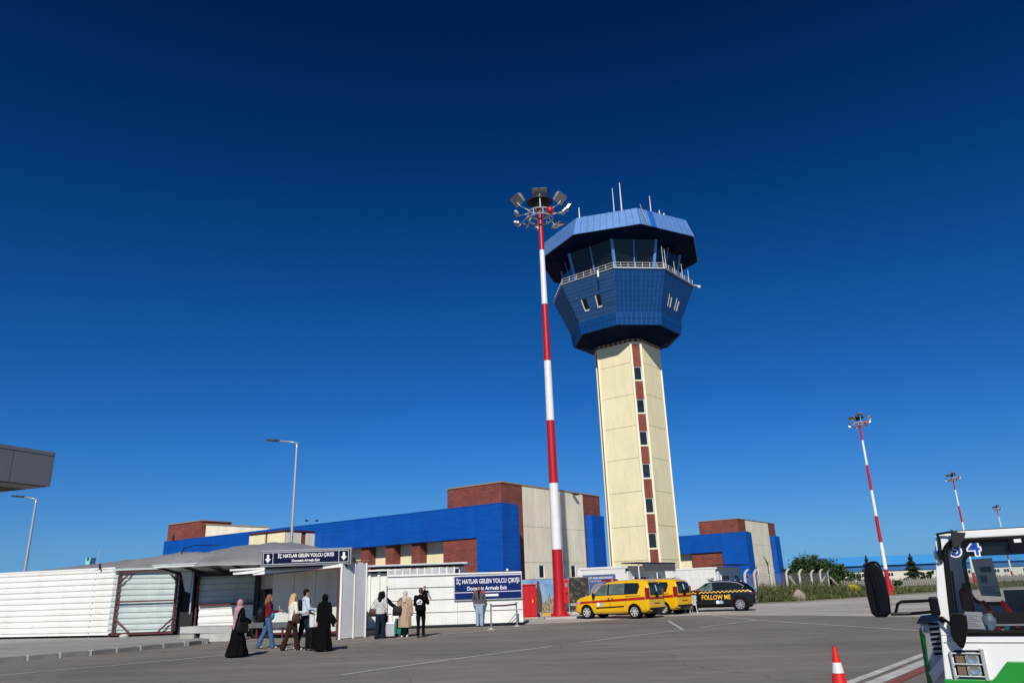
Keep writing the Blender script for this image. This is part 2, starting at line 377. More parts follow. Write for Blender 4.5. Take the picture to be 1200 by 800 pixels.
def stripe(name, pts, w, m=None, z=.008, label=None):
    b = MB(); L_, R_ = [], []
    P = [Vector((x,y,0)) for x,y in pts]
    for i,p in enumerate(P):
        d = (P[min(i+1,len(P)-1)]-P[max(i-1,0)]).normalized(); n = Vector((-d.y,d.x,0))*w/2
        L_.append((p+n)); R_.append((p-n))
    for i in range(len(P)-1):
        q = [R_[i],R_[i+1],L_[i+1],L_[i]]
        b.add([(v.x,v.y,z) for v in q], [(0,1,2,3)])
    o = b.build(name, m or W['paint']); o['kind'] = 'structure'; return o
stripe('road_marking', [(-13.3,19.5),(-11.1,21.6),(-9.0,24.0),(-6.2,27.6),(-5.0,29.0),(-3.1,31.2),(-1.2,33.4),(1.08,35.8),(3.4,38.6)], .12)
stripe('road_marking', [(-3.83,17.13),(-2.7,18.7),(-1.15,20.7),(.84,23.11)], .12)
stripe('road_marking', [(1.73,24.26),(3.57,26.38),(5.73,28.77)], .12)
stripe('road_marking', [(5.77,28.92),(6.59,36.1)], .12)
stripe('road_marking', [(6.72,30.12),(9.82,33.78)], .12)
stripe('road_marking', [(9.5,39.76),(9.86,33.92),(11.86,24.36),(12.6,21)], .14)
stripe('road_marking', [(13.61,36.01),(17.5,40.51)], .14)
stripe('road_marking', [(4.88,12.75),(6.23,14.4),(8.78,17.6),(11.78,21.4)], .17); stripe('road_marking', [(5.14,12.54),(6.49,14.19),(9.04,17.39),(12.04,21.19)], .24)
stripe('road_marking', [(5.35,12.35),(6.7,14.05),(9.3,17.2),(12.3,21)], .18, W['paint_red'], .012)
stripe('road_marking', [(17.5,43),(22,46.5),(27,50)], .12, W['paint_red'])

# pavement with kerb stones on the left
kerb_line = [(-26,13.5),(-20,19.2),(-17.2,22.4),(-15.76,24.35),(-14.15,26.3),(-13.1,28.4),(-12.3,30.0),(-12.15,30.8),(-12.5,31.6),(-13.3,32.5)]
pv = MB().prism(kerb_line + [(-14.2,34.5),(-14.5,38.5),(-40,46),(-60,30)], -.05, .12).build('pavement', W['pave']); pv['kind'] = 'structure'
stone_me = MB().box(-.41,.41,-.10,.08,-.05,.145).build('kerb_stone', W['kerb'], pv, bevel=.012)
mort_me = MB().box(-.035,.035,-.108,.07,-.05,.150).build('mortar_joint', W['mortar'], pv, bevel=.01)
first = True
P = [Vector((x,y,0)) for x,y in kerb_line]
seg, acc = [], 0.0
for i in range(len(P)-1): seg.append((acc, P[i], P[i+1])); acc += (P[i+1]-P[i]).length
s_ = 6.0
while s_ < acc - .4:
    for a,p,q in seg:
        if a <= s_ <= a+(q-p).length: break
    d = (q-p).normalized(); c = p + d*(s_-a)
    for me, off in ((stone_me, 0), (mort_me, .46)):
        o = me if first else me.copy()
        if not first: COL.objects.link(o)
        cc = c + d*off
        o.location = (cc.x + .0, cc.y, random.uniform(-.006,.006)); o.rotation_euler = (0,0,math.atan2(d.y,d.x)+random.uniform(-.012,.012))
    first = False
    s_ += .92

# ================================================================ TERMINAL BLOCKS
TH = R(-36)
def block(name, label, origin, fascia_len, leg, brick_x0, hall, detail):
    t = thing(name, label, 'building', (origin[0], origin[1], 0), TH)
    # royal blue fascia frame: front leg, long fascia, return at the far end
    P_ = []
    x = -leg
    b = MB().box(-leg, 0, 0, 2.3, 0, 7.8); b.build('blue_leg', W['blue'], t, bevel=.02)
    n = max(2, int(fascia_len/9)); w = (fascia_len-leg)/n
    for i in range(n):
        MB().box(-leg-(i+1)*w+.02, -leg-i*w-.02 if i else -leg-.004, .004 if i%2 else 0, 1.5, 5.42, 7.8).build('fascia_panel', W['blue'], t)
    part('fascia_backing', W['blue'], t, (-fascia_len+.05, -leg, .05, 1.2, 5.45, 7.76))
    part('fascia_coping', W['blue'], t, (-fascia_len, .02, -.02, 1.55, 7.8, 7.86))
    # fine board joints of the cladding on leg
    # recessed wall under the fascia
    if detail:
        part('brick_pier', W['brick'], t, (-5.95, -leg, .12, 1.6, 0, 5.5))
        for k in range(12):
            x0 = -9.6 - 3.0*k
            part('brick_pier', W['brick'], t, (x0, x0+.95, .30, 1.3, 0, 5.45))
        for k in range(12):
            x0 = -9.6-3.0*k+.95 if k else -8.65; x1 = x0+2.05 if k else -5.95
            part('cream_panel', W['cream'], t, (x0+.01, x1-.01, 1.12, 1.3, 0, 5.44))
    else:
        part('brick_pier', W['brick'], t, (brick_x0, -leg, .25, 1.6, 0, 5.5))
        part('cream_panel', W['cream'], t, (-fascia_len+.3, brick_x0-.3, 1.12, 1.3, 0, 5.44))
        part('brick_pier', W['joint'], t, (brick_x0-.3, brick_x0, .9, 1.3, 0, 5.44))
    # tall brick block
    H_ = 9.8; yF, yB = 2.32, 17.9
    part('brick_block', W['brick'], t, (-7.43, -1.90, yF, yB, 0, H_-.06))
    part('coping', W['joint'], t, (-7.50, -1.64, yF-.06, yB+.06, H_-.06, H_+.04))
    part('brick_wing', W['brick'], t, (-1.90, -1.71, yF, 5.2, 0, H_-.06))
    part('brick_wing', W['brick'], t, (-1.90, -1.71, 14.8, yB, 0, H_-.06))
    ys = [5.2, 7.12, 9.04, 10.96, 12.88, 14.8]; zs = [0, 3.60, 6.45, H_-.06]
    part('wall_core', W['joint'], t, (-1.895, -1.80, 5.21, 14.79, 0, H_-.08))
    wins = {1: 7.12, 3: 12.05}
    for i in range(5):
        for j in range(3):
            y0, y1, z0, z1 = ys[i]+.012, ys[i+1]-.012, zs[j]+.012, zs[j+1]-.012
            if j == 0 and i in (1, 3):
                wy = wins[i]+.1; b = MB()
                b.box(-1.80,-1.70,y0,wy,z0,z1); b.box(-1.80,-1.70,wy+.75,y1,z0,z1); b.box(-1.80,-1.70,wy,wy+.75,z0,2.35); b.box(-1.80,-1.70,wy,wy+.75,3.38,z1)
                b.build('wall_panel', W['stone'], t)
                fr = MB().box(-1.79,-1.74,wy,wy+.05,2.35,3.38).box(-1.79,-1.74,wy+.70,wy+.75,2.35,3.38).box(-1.79,-1.74,wy+.05,wy+.70,2.35,2.41).box(-1.79,-1.74,wy+.05,wy+.70,3.32,3.38)
                fo = fr.build('window', W['white'], t)
                part('pane', W['glassdark'], fo, (-1.795,-1.765,wy+.05,wy+.70,2.41,3.32))
            else:
                part('wall_panel', W['stone'], t, (-1.80, -1.70, y0, y1, z0, z1))
    part('blue_leg', W['blue'], t, (-1.69, -1.0, 15.0, 17.3, 0, 7.8), bevel=.02)
    part('roof', W['grey'], t, (-7.3,-1.95, yF+.2, yB-.2, H_-.25, H_-.05))
    if hall:
        part('hall', W['stone'], t, (-fascia_len+1, -7.5, 1.5, 14, 0, 7.3))
        part('roof', W['grey'], t, (-fascia_len+1, -7.6, 1.6, 14, 7.3, 7.4))
    return t

t1 = block('terminal_building', 'long terminal wing with royal blue fascia, brick piers and cream panels behind white hoardings', (-1.27,58.0), 47.1, 2.45, 0, True, True)
# camera and light fittings on the blue corner
b = MB().tube([(-1.7,3.0,4.85),(-1.2,2.9,4.9)], .04).box(-1.25,-.85,2.8,3.0,4.82,4.98); b.build('security_camera', W['white'], t1)
b = MB().tube([(-1.9,13.2,9.75),(-1.45,13.1,9.55)], .05); b.box(-1.6,-1.2,12.9,13.4,9.5,9.62); b.build('floodlight', W['dark'], t1)
# brick pilaster window
fo = part('window', W['white'], t1, (-5.0,-3.9,.06,.118,2.6,3.3)); part('pane', W['glassgrey'], fo, (-4.92,-3.98,.05,.059,2.67,3.23))
# roof structures on the left
part('brick_tower', W['brick'], t1, (-53.6,-46.7,4,8,0,10.25)); part('coping', W['joint'], t1, (-53.7,-46.6,3.9,8.1,10.25,10.35))
MB().extr([(-46.55,4.6,7),(-35,4.6,7),(-35,4.6,8.7),(-46.55,4.6,9.85)], (0,.3,0)).build('parapet', W['stone'], t1)
MB().extr([(-46.6,4.5,9.85),(-35,4.5,8.7),(-35,4.5,8.8),(-46.6,4.5,9.95)], (0,.5,0)).build('coping', W['joint'], t1)
# cream bay in front of the fascia
part('bay_core', W['brick'], t1, (-26.6,-21.6,-3.2,0.9,0,7.1))
for x0,x1 in ((-26.7,-24.35),(-24.0,-21.5)): part('cream_panel', W['trim'] if 0 else W['cream'], t1, (x0,x1,-3.28,-3.19,0,7.0))
for y0,y1 in ((-3.28,-1.5),(-.95,.9)): part('cream_panel', W['stone'], t1, (-21.59,-21.50,y0+.001,y1,0,7.0))
part('coping', W['maroon'], t1, (-26.75,-21.45,-3.33,.95,7.1,7.22))

part('foundation', W['conc_light'], t1, (-47.0, -.02, .05, 17.8, -.31, 0)); part('foundation', W['conc_light'], t1, (-26.5, -21.6, -3.1, .0, -.31, 0)); 
t1.scale = (.84,.84,.84); t1.location = (-1.27*.84, 58.0*.84, 1.6*(1-.84))
t2 = block('brick_building', 'smaller brick and cream block with royal blue frame right of the control tower', (30.28,103.7), 17.0, 3.5, -8.0, True, False)
b = MB()
for k in range(5): b.tube([(-1.66+.05*k,11.0+.2*k,4.9-.3*k),(-1.60,12.2+.1*k,3.4+.2*k)], .03)
b.build('cable', W['dark'], t2)

# ================================================================ CONTROL TOWER
tw = thing('control_tower', 'tall cream control tower with blue octagonal cab and wide pale blue roof crown', 'control tower', (13.42,84.0,0), R(6.5))
a_, c_ = 2.98, .60       # half side of the square shaft, half width of its chamfer
D_ = a_*math.sqrt(2) - c_
def shaft(inset=0.0):
    d = D_ - inset; r = []
    for k in range(4):
        q = math.pi/2*k - math.pi/2
        n = Vector((math.cos(q), math.sin(q), 0)); tt = Vector((-n.y, n.x, 0))
        r += [n*d - tt*c_, n*d + tt*c_]
    return r
ZT = 27.9
S0 = shaft(.10)
MB().rings([[(p.x,p.y,z) for p in S0] for z in (0, ZT)]).build('shaft_core', W['joint'], tw)
S = shaft(.10)
zj = [0.4,3.95,7.4,10.95,14.5,18.0,21.5,25.1,ZT-.7]
for k in range(4):
    p, q = S[2*k+1], S[(2*k+2) % 8]
    d = (q-p).normalized(); nn = Vector((d.y,-d.x,0))
    for i in range(len(zj)-1):
        z0, z1 = zj[i]+.022, zj[i+1]-.022
        A, B = p + d*.02, q - d*.02
        MB().slab([(A.x,A.y,z0),(B.x,B.y,z0),(B.x,B.y,z1),(A.x,A.y,z1)], .10).build('wall_panel', W['cream'], tw)
    # brick strip on the chamfer before this face, with pilasters either side
    u0, u1 = S[2*k], S[2*k+1]; e = (u1-u0).normalized(); m2 = Vector((e.y,-e.x,0))
    for (s0, s1) in ((u0 - e*.08, u0 + e*.15), (u1 - e*.15, u1 + e*.08)):
        MB().slab([(s0.x,s0.y,.2),(s1.x,s1.y,.2),(s1.x,s1.y,ZT-.7),(s0.x,s0.y,ZT-.7)], .22).build('pilaster', W['trim'], tw)
    g0, g1 = u0 + e*.16, u1 - e*.16
    wz = [5.8,9.37,13.0,16.5,20.05,23.75] if k == 0 else []
    lo = .2
    for z in wz + [None]:
        hi = ZT-.7 if z is None else z-.82
        MB().slab([(g0.x,g0.y,lo),(g1.x,g1.y,lo),(g1.x,g1.y,hi),(g0.x,g0.y,hi)], .10).build('brick_strip', W['brick'], tw)
        if z is not None:
            MB().slab([(g0.x,g0.y,z-.82),(g1.x,g1.y,z-.82),(g1.x,g1.y,z-.74),(g0.x,g0.y,z-.74)], .12).build('sill', W['trim'], tw)
            fr = MB()
            xs = [(0, .07), (.93, 1.0)]
            def pt(f, zz): v_ = g0.lerp(g1, f); return (v_.x, v_.y, zz)
            for f0, f1 in xs: fr.slab([pt(f0,z-.74),pt(f1,z-.74),pt(f1,z+.82),pt(f0,z+.82)], .06)
            for za, zb in ((z-.74,z-.67),(z+.76,z+.82)): fr.slab([pt(.07,za),pt(.93,za),pt(.93,zb),pt(.07,zb)], .06)
            fo = fr.build('window', W['white'], tw)
            MB().slab([pt(.07,z-.67),pt(.93,z-.67),pt(.93,z+.76),pt(.07,z+.76)], .03).build('pane', W['glassgrey'], fo)
            lo = z+.82
# thin brick line between panels and left corner, dentil course below the cab
def octo_v(Rr, z, off, k):
    if off == 0: return Vector((Rr*math.cos(R(-90+45*k)), Rr*math.sin(R(-90+45*k)), z))
    # chamfered square: facets 0,2,4,6 a little narrower than the others near the deck
    f_ = float(np.interp(z, [28.7,30.2,34.5,39], [1.03,1.02,.90,.94])); j = k-(k % 2); q = R(-90+45*j)
    n = Vector((math.cos(q), math.sin(q), 0)); t_ = Vector((-n.y, n.x, 0)); D2 = Rr*.9239*(1+(1-f_)*.18)
    return n*D2 + t_*(Rr*.3827*f_*(1 if k % 2 else -1)) + Vector((0,0,z))
def octo(Rr, z, off=22.5): return [tuple(octo_v(Rr, z, off, k)) for k in range(8)]
def scaled(Sv, f, z): return [(p.x*f, p.y*f, z) for p in Sv]
MB().rings([scaled(S,1.06,ZT-.7), scaled(S,1.06,ZT-.45)]).build('cornice', W['trim'], tw)
dn = MB()
for k in range(8):
    p, q = Vector(S[k])*1.05, Vector(S[(k+1)%8])*1.05
    m_ = int((q-p).length/.55)
    for i in range(m_):
        c = p.lerp(q, (i+.5)/m_); dn.box(c.x-.13,c.x+.13,c.y-.13,c.y+.13,ZT-.45,ZT-.12)
dn.build('dentils', W['joint'], tw, kind='stuff')
MB().rings([scaled(S,1.02,ZT-.45), scaled(S,1.04,ZT-.02)]).build('brick_cornice', W['brick'], tw)
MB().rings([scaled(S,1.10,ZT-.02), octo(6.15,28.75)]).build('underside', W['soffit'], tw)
Zb0, Zb1, Zd = 28.75, 30.15, 34.55
Rb0, Rb1, Rd = 6.30, 6.55, 8.42
MB().rings([octo(Rb0,Zb0), octo(Rb1,Zb1)]).build('lower_band', W['cab_joint'], tw)
MB().rings([octo(Rb1-.12,Zb1), octo(Rd-.1,Zd)]).build('flared_wall', W['cab_joint'], tw)
def facet(k, R0, z0, R1, z1, off=22.5):
    # facet k=0 faces local -Y; returns a function (s,t) -> point and its outward normal
    P = [octo_v(R0,z0,off,k), octo_v(R0,z0,off,(k+1)%8), octo_v(R1,z1,off,(k+1)%8), octo_v(R1,z1,off,k)]
    n = (P[1]-P[0]).cross(P[3]-P[0]).normalized()
    return (lambda s, t: P[0].lerp(P[1], s).lerp(P[3].lerp(P[2], s), t)), n
wins_f = {7: (.30,.62), 1: (.32,.62), 3: (.35,.6), 5: (.35,.6)}
for k in range(8):
    f, n = facet(k, Rb1-.12, Zb1, Rd-.1, Zd)
    rows = k in (7, 6)
    nx, ny = (1, 11) if rows else (11, 9)
    wn_ = wins_f.get(k, ())
    ws = [(w-.06, w+.06) for w in wn_]; wt = (.22, .52)
    cuts_s = sorted(set([i/nx for i in range(nx+1)] + [v for w in ws for v in w]))
    cuts_t = sorted(set([i/ny for i in range(ny+1)] + ([wt[0], wt[1]] if ws else [])))
    def clean(c, keep):
        out = []
        for v in c:
            if v in keep or all(abs(v-q) > .02 for q in keep): out.append(v)
        return out
    cuts_s = clean(cuts_s, [v for w in ws for v in w] + [0.0,1.0]); cuts_t = clean(cuts_t, ([wt[0],wt[1]] if ws else []) + [0.0,1.0])
    b = MB(); gs = .0022 if rows else .0042; gt = .0045
    for i in range(len(cuts_s)-1):
        for j in range(len(cuts_t)-1):
            s0, s1, t0, t1 = cuts_s[i], cuts_s[i+1], cuts_t[j], cuts_t[j+1]
            if any(abs(s0-w[0]) < 1e-6 for w in ws) and wt[0]-1e-6 <= t0 < wt[1]-1e-6: continue
            b.slab([f(s0+gs,t0+gt), f(s1-gs,t0+gt), f(s1-gs,t1-gt), f(s0+gs,t1-gt)], (.04 if rows else .012) + random.uniform(-.003,.003))
    b.build('cladding_tiles', W['cab_pale'] if rows else W['cab'], tw, kind='stuff')
    for (s0, s1) in ws:
        t0, t1 = wt
        MB().slab([f(s0+.004,t0),f(s1-.004,t0),f(s1-.004,t1),f(s0+.004,t1)], .012).build('window_glass', W['glassdark'], tw)
        fr = MB(); sides = ((s0+.004,s0+.022,t0,t1),(s0+.022,s1-.004,t0,t0+.035)) if k == 7 else ((s1-.03,s1-.006,t0,t1-.05),(s0+.004,s0+.012,t0,t1))
        for (q0,q1,q2,q3) in sides: fr.slab([f(q0,q2),f(q1,q2),f(q1,q3),f(q0,q3)], .06)
        fr.build('window_frame', W['white'], tw)
    f, n = facet(k, Rb0, Zb0, Rb1, Zb1)
    b = MB()
    for i in range(9):
        for j in range(2): b.slab([f(i/9+.006,j/2+.015), f((i+1)/9-.006,j/2+.015), f((i+1)/9-.006,(j+1)/2-.015), f(i/9+.006,(j+1)/2-.015)], .05)
    b.build('band_tiles', W['cab'], tw, kind='stuff')
MB().rings([octo(Rd-.1,Zd), octo(Rd+.05,Zd+.02), octo(Rd+.05,Zd+.16)]).build('deck', W['galv'], tw)
rl = MB()
for k in range(8):
    f, n = facet(k, Rd-.15, Zd+.16, Rd-.15, Zd+1.16)
    for i in range(7): rl.tube([f(i/7,0), f(i/7,.62)], .022, 6)
    for tt_ in (.32, .62): rl.tube([f(0,tt_), f(1,tt_)], .022, 6)
rl.build('railing', W['white'], tw)
for k, s, h in ((1,.05,2.4),(1,.35,1.6),(1,.62,1.9),(1,.85,1.8),(0,.98,2.6)):
    f, n = facet(k, Rd-.1, Zd+.16, Rd-.1, Zd+1.16); p = f(s,0)
    MB().tube([p, p+Vector((0,0,h))], [.04,.02], 6).build('whip_antenna', W['white'], tw)
f, n = facet(1, Rd, Zd+.1, Rd, Zd+1)
b = MB().tube([f(1,.1), f(1,.1)+Vector((.45,-.15,-.15))], .05, 6); c = f(1,.1)+Vector((.5,-.17,-.3)); b.ell(c,(.2,.2,.2)); b.build('dome_camera', W['white'], tw)
f, n = facet(7, Rd, Zd, Rd, Zd+1); p = f(.72,0)+n*.15
b = MB().box(p.x-.09,p.x+.09,p.y-.09,p.y+.09,p.z-.5,p.z+.25); b.build('floodlight', W['trim'], tw)
b = MB().box(p.x-.07,p.x+.07,p.y-.07,p.y+.07,p.z-1.0,p.z-.5); b.build('floodlight_base', W['dark'], tw)
# glazed observation room
G0, G1, Zg = 6.35, 7.15, 38.7
part('floor_desk', W['dark'], tw, (-3.5,3.5,-3.5,3.5,Zd+.15,Zd+.9))
MB().rings([octo(G0,Zd+.16), octo(G0+.05,Zd+.6)]).build('cab_plinth', W['cab'], tw)
mu = None
for k in range(8):
    f, n = facet(k, G0, Zd+.6, G1, Zg)
    for s0, s1 in ((.0,.5),(.5,1.0)):
        MB().slab([f(s0+.02,0),f(s1-.02,0),f(s1-.02,1),f(s0+.02,1)], .03).build('observation_pane', W['glassdark'], tw)
    MB().tube([f(0,-.08), f(0,1)], .20, 6).build('corner_column', W['crown'], tw)
    MB().tube([f(.5,-.05), f(.5,1)], .09, 6).build('mullion', W['crown'], tw)
# roof crown
Z0, Z1, R0_, R1_ = 39.0, 41.3, 9.92, 9.1
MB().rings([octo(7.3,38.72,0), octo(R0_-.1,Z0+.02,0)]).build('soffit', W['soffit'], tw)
MB().rings([octo(R0_-.1,Z0+.02,0), octo(R1_-.1,Z1,0)]).build('crown_core', W['cab_joint'], tw)
for k in range(8):
    f, n = facet(k, R0_-.1, Z0, R1_-.1, Z1+.05, 0)
    for i in range(10):
        g = .0035
        m_ = W['crown_blue'] if (k == 0 and i in (2,)) else W['crown']
        o = MB().slab([f(i/10+g,0), f((i+1)/10-g,0), f((i+1)/10-g,1), f(i/10+g,1)], .08+random.uniform(-.01,.01)).build('fascia_panel', m_, tw)
        if m_ is W['crown_blue']: o['label'] = 'brighter replacement blue panel'
MB().rings([octo(R1_-.2,Z1-.3,0), octo(R1_-.3,Z1-.2,0)]).build('roof', W['grey'], tw)
inv = Matrix.Rotation(R(-6.5), 4, 'Z') @ Matrix.Translation((-13.42,-84.0,0))
for x, y, z, r in ((8.4,79,43.8,.10),(12.5,79,46.2,.07),(13.4,79,46.9,.10),(16.8,79,45.0,.08),(18.0,80,43.6,.12),(18.5,80,43.2,.16),(21.0,83,42.4,.10)):
    p = inv @ Vector((x,y,0))
    MB().tube([(p.x,p.y,Z1-.3),(p.x,p.y,(Z1+z)/2),(p.x,p.y,z)], [r,r*.8,r*.5], 6).build('antenna', W['white'], tw)
f, n = facet(0, R0_, Z0, R1_, Z1, 0)
MB().tube([f(.12,.1)+n*.1, f(.07,1)+n*.1, f(.07,1.3)+n*.1], .04, 6).build('lightning_cable', W['galv'], tw)

# ================================================================ HIGH LIGHT MASTS
def stripe_mat(name, n_off, step):
    m = bpy.data.materials.new(name); m.use_nodes = True
    nt = m.node_tree; N, L = nt.nodes, nt.links; b = N['Principled BSDF']; b.inputs['Roughness'].default_value = .4
    tc = N.new('ShaderNodeTexCoord'); sp = N.new('ShaderNodeSeparateXYZ'); L.new(tc.outputs['Object'], sp.inputs[0])
    a = N.new('ShaderNodeMath'); a.operation = 'SUBTRACT'; a.inputs[1].default_value = n_off; L.new(sp.outputs[2], a.inputs[0])
    d = N.new('ShaderNodeMath'); d.operation = 'DIVIDE'; d.inputs[1].default_value = 2*step; L.new(a.outputs[0], d.inputs[0])
    f = N.new('ShaderNodeMath'); f.operation = 'FRACT'; L.new(d.outputs[0], f.inputs[0])
    g = N.new('ShaderNodeMath'); g.operation = 'GREATER_THAN'; g.inputs[1].default_value = .5; L.new(f.outputs[0], g.inputs[0])
    n = N.new('ShaderNodeTexNoise'); n.inputs['Scale'].default_value = 2.5; L.new(tc.outputs['Object'], n.inputs['Vector'])
    mx = N.new('ShaderNodeMix'); mx.data_type = 'RGBA'; L.new(g.outputs[0], mx.inputs[0]); mx.inputs[6].default_value = (.46,.006,.014,1); mx.inputs[7].default_value = (.80,.79,.77,1)
    mr = N.new('ShaderNodeMapRange'); mr.inputs[3].default_value = .88; mr.inputs[4].default_value = 1.08; L.new(n.outputs['Fac'], mr.inputs[0])
    vm = N.new('ShaderNodeVectorMath'); vm.operation = 'SCALE'; L.new(mx.outputs[2], vm.inputs[0]); L.new(mr.outputs[0], vm.inputs['Scale'])
    L.new(vm.outputs[0], b.inputs['Base Color']); return m
W['masts'] = stripe_mat('red_and_white_bands', -.16, 3.66)

def floodlight(mast, ang, r, z, size, tilt=55, twin=False):
    c, s = math.cos(ang), math.sin(ang)
    Rm = Matrix.Rotation(ang, 3, 'Z') @ Matrix.Rotation(R(tilt), 3, 'Y')
    def X(x,y,zz): v = Rm @ Vector((x,y,zz))*size; return (r*c+v.x, r*s+v.y, z+v.z)
    b = MB()
    for y0, y1 in (((-.5,-.02),(.02,.5)) if twin else ((-.42,.42),)):
        b.rings([[X(0,y0,-.30),X(0,y1,-.30),X(0,y1,.30),X(0,y0,.30)], [X(-.22,y0+.06,-.2),X(-.22,y1-.06,-.2),X(-.22,y1-.06,.2),X(-.22,y0+.06,.2)]][::-1])
    o = b.build('floodlight', W['galv'], mast)
    g = MB()
    for y0, y1 in (((-.5,-.02),(.02,.5)) if twin else ((-.42,.42),)):
        g.add([X(.012,y0+.04,-.26),X(.012,y1-.04,-.26),X(.012,y1-.04,.26),X(.012,y0+.04,.26)], [(0,1,2,3)])
    g.build('lens', W['lampglass'], o)
    MB().tube([X(-.1,-.5,0),X(-.35,-.5,.0),X(-.35,.5,0),X(-.1,.5,0)], .03*size, 5).build('bracket', W['dark'], o)
W['lampglass'] = mat('floodlight_glass', (.34,.36,.34), .18, .2, .3, 6)

def make_mast(name, label, loc, sc=1.0, group='tall red and white light masts', thick=1.0):
    t = thing(name, label, 'light mast', loc, 0, group); t.scale = (sc*thick, sc*thick, sc)
    prof = [(0,.43),(.06,.43),(.07,.40),(.25,.37),(.9,.315),(1.2,.30),(7,.265),(13,.225),(19,.18),(24.6,.135)]
    MB().rings([[(r*math.cos(2*math.pi*k/16), r*math.sin(2*math.pi*k/16), z) for k in range(16)] for z, r in prof]).build('pole', W['masts'], t, smooth=True, angle=50)
    fl = MB().cyl(0,0,-.02,.07,.52,.52,20)
    for k in range(12): a = 2*math.pi*k/12; fl.cyl(.46*math.cos(a),.46*math.sin(a),.07,.16,.03,.03,6)
    fl.build('base_flange', W['red'], t)
    bx = MB().box(.24,.52,-.20,.20,.65,1.9); bx.build('control_box', W['red'], t, bevel=.02)
    part('box_plate', W['grey'], t, (.34,.46,-.212,-.20,1.5,1.7)); part('box_lock', W['black'], t, (.38,.44,-.215,-.20,1.1,1.22))
    # raising ring and hood
    zr = 24.45
    rg = MB()
    for rr, dz, th in ((.78,0,.06),(.80,-.42,.05),(.5,-.2,.04)):
        pts = [(rr*math.cos(2*math.pi*k/24), rr*math.sin(2*math.pi*k/24), zr+dz) for k in range(25)]
        rg.tube(pts, th, 6, False)
    for k in range(8):
        a = 2*math.pi*k/8+.2; rg.tube([(.3*math.cos(a),.3*math.sin(a),zr),(.8*math.cos(a),.8*math.sin(a),zr)], .03, 5)
        rg.tube([(.79*math.cos(a),.79*math.sin(a),zr),(.8*math.cos(a),.8*math.sin(a),zr-.42)], .03, 5)
    rg.build('raising_ring', W['galv'], t)
    hd = MB().cyl(0,0,zr+.40,zr+.72,.45,.62,20); hd.cyl(0,0,zr+.74,zr+.84,.82,.82,24); hd.cyl(0,0,zr+.84,zr+.98,.76,.25,24); hd.build('head_hood', W['dark'], t)
    ar = MB()
    L_ = [(-90, .72, 1.12, .92, True, 60), (-150, 1.70, .50, 1.15, False, 45), (-178, 1.55, -.05, .62, False, 50), (165, 1.55, -.55, .65, False, 70), (-35, 1.60, .50, 1.1, False, 45), (-2, 1.6, .0, .65, False, 50), (10, 1.9, .45, .7, False, 35), (42, 1.55, -.45, .85, True, 75), (100, 1.0, -.6, .6, True, 70), (140, 1.2, -.5, .5, False, 50), (75,.8,.9,.6,False,50)]
    for k,(a, r, dz, size, tw_, tilt) in enumerate(L_):
        a = R(a); c, s = math.cos(a), math.sin(a)
        ar.tube([(.75*c,.75*s,zr-.05),(r*.9*c,r*.9*s,zr+min(dz,.3)-.1),(r*c,r*s,zr+dz-.15)], .035, 6)
        floodlight(t, a, r, zr+dz, size, tilt, tw_)
    ar.build('lamp_arms', W['white'], t)
    MB().ell((.62,-.55,zr-.12),(.24,.24,.26)).build('winch_drum', W['red'], t, smooth=True)
    return t
m1 = make_mast('light_mast', 'tallest and nearest red and white light mast, standing before the tower on a concrete plinth', (2.10,43.5,.10))
make_mast('light_mast', 'red and white light mast standing left of the white vehicle, beside the low fence', (31.75,68.5,-.02), .617, thick=.95)
make_mast('light_mast', 'red and white light mast rising just above the roof edge of the white vehicle', (56.4,98.5,-.3), .555)
make_mast('light_mast', 'smallest, rightmost red and white light mast, seen through the white vehicle windscreen', (97.5,157,-.3), .575)

pl = thing('mast_plinth', 'pale concrete plinth with yellow and white kerb under the nearest mast', 'plinth', (0,0,0))
part('plinth_slab', W['conc_light'], pl, (1.25,3.35,42.2,44.9,.0,.10), bevel=.02)
part('plinth_step', W['concrete'], pl, (2.35,3.9,43.0,46.4,.0,.075), bevel=.02)
for i in range(6):
    x0 = .75+i*.62
    if 1.9 < x0 < 2.0: continue
    part('kerb_block', W['kerbyel'] if i % 2 == 0 else W['mortar'], pl, (x0, x0+.6, 46.9, 47.15, 0, .17), bevel=.015) if False else None
W['kerbyel'] = mat('yellow_kerb_paint', (.50,.33,.05), .8, 0, .2, 8)
for i in range(7):
    x0 = .62+i*.58
    part('kerb_block', W['kerbyel'] if i in (1,5) else W['mortar'], pl, (x0, x0+.55, 46.95, 47.2, 0, .20), bevel=.015)

# red cabinet
rc = thing('red_cabinet', 'red steel electrical cabinet standing at the right end of the white hoarding', 'cabinet', (.50,44.6,0), R(4)); rc.scale = (.82,1,1)
part('body', W['red'], rc, (-.55,.42,-.3,.35,.06,1.75), bevel=.015); part('roof', W['red'], rc, (-.60,.47,-.36,.4,1.75,1.82), bevel=.01)
part('door', W['red'], rc, (-.50,-.06,-.325,-.302,.12,1.68), bevel=.006); part('door', W['red'], rc, (-.04,.38,-.325,-.302,.12,1.68), bevel=.006)
MB().extr([(.10,-.326,.85),(.20,-.326,.85),(.15,-.326,1.05)], (0,-.006,0)).build('hazard_sticker', W['yelfilm'], rc)
part('footing', W['concrete'], rc, (-.6,.5,-.35,.4,0,.07)); MB().cyl(.2,0,1.82,1.92,.03,.03,8).build('vent_cap', W['red'], rc)

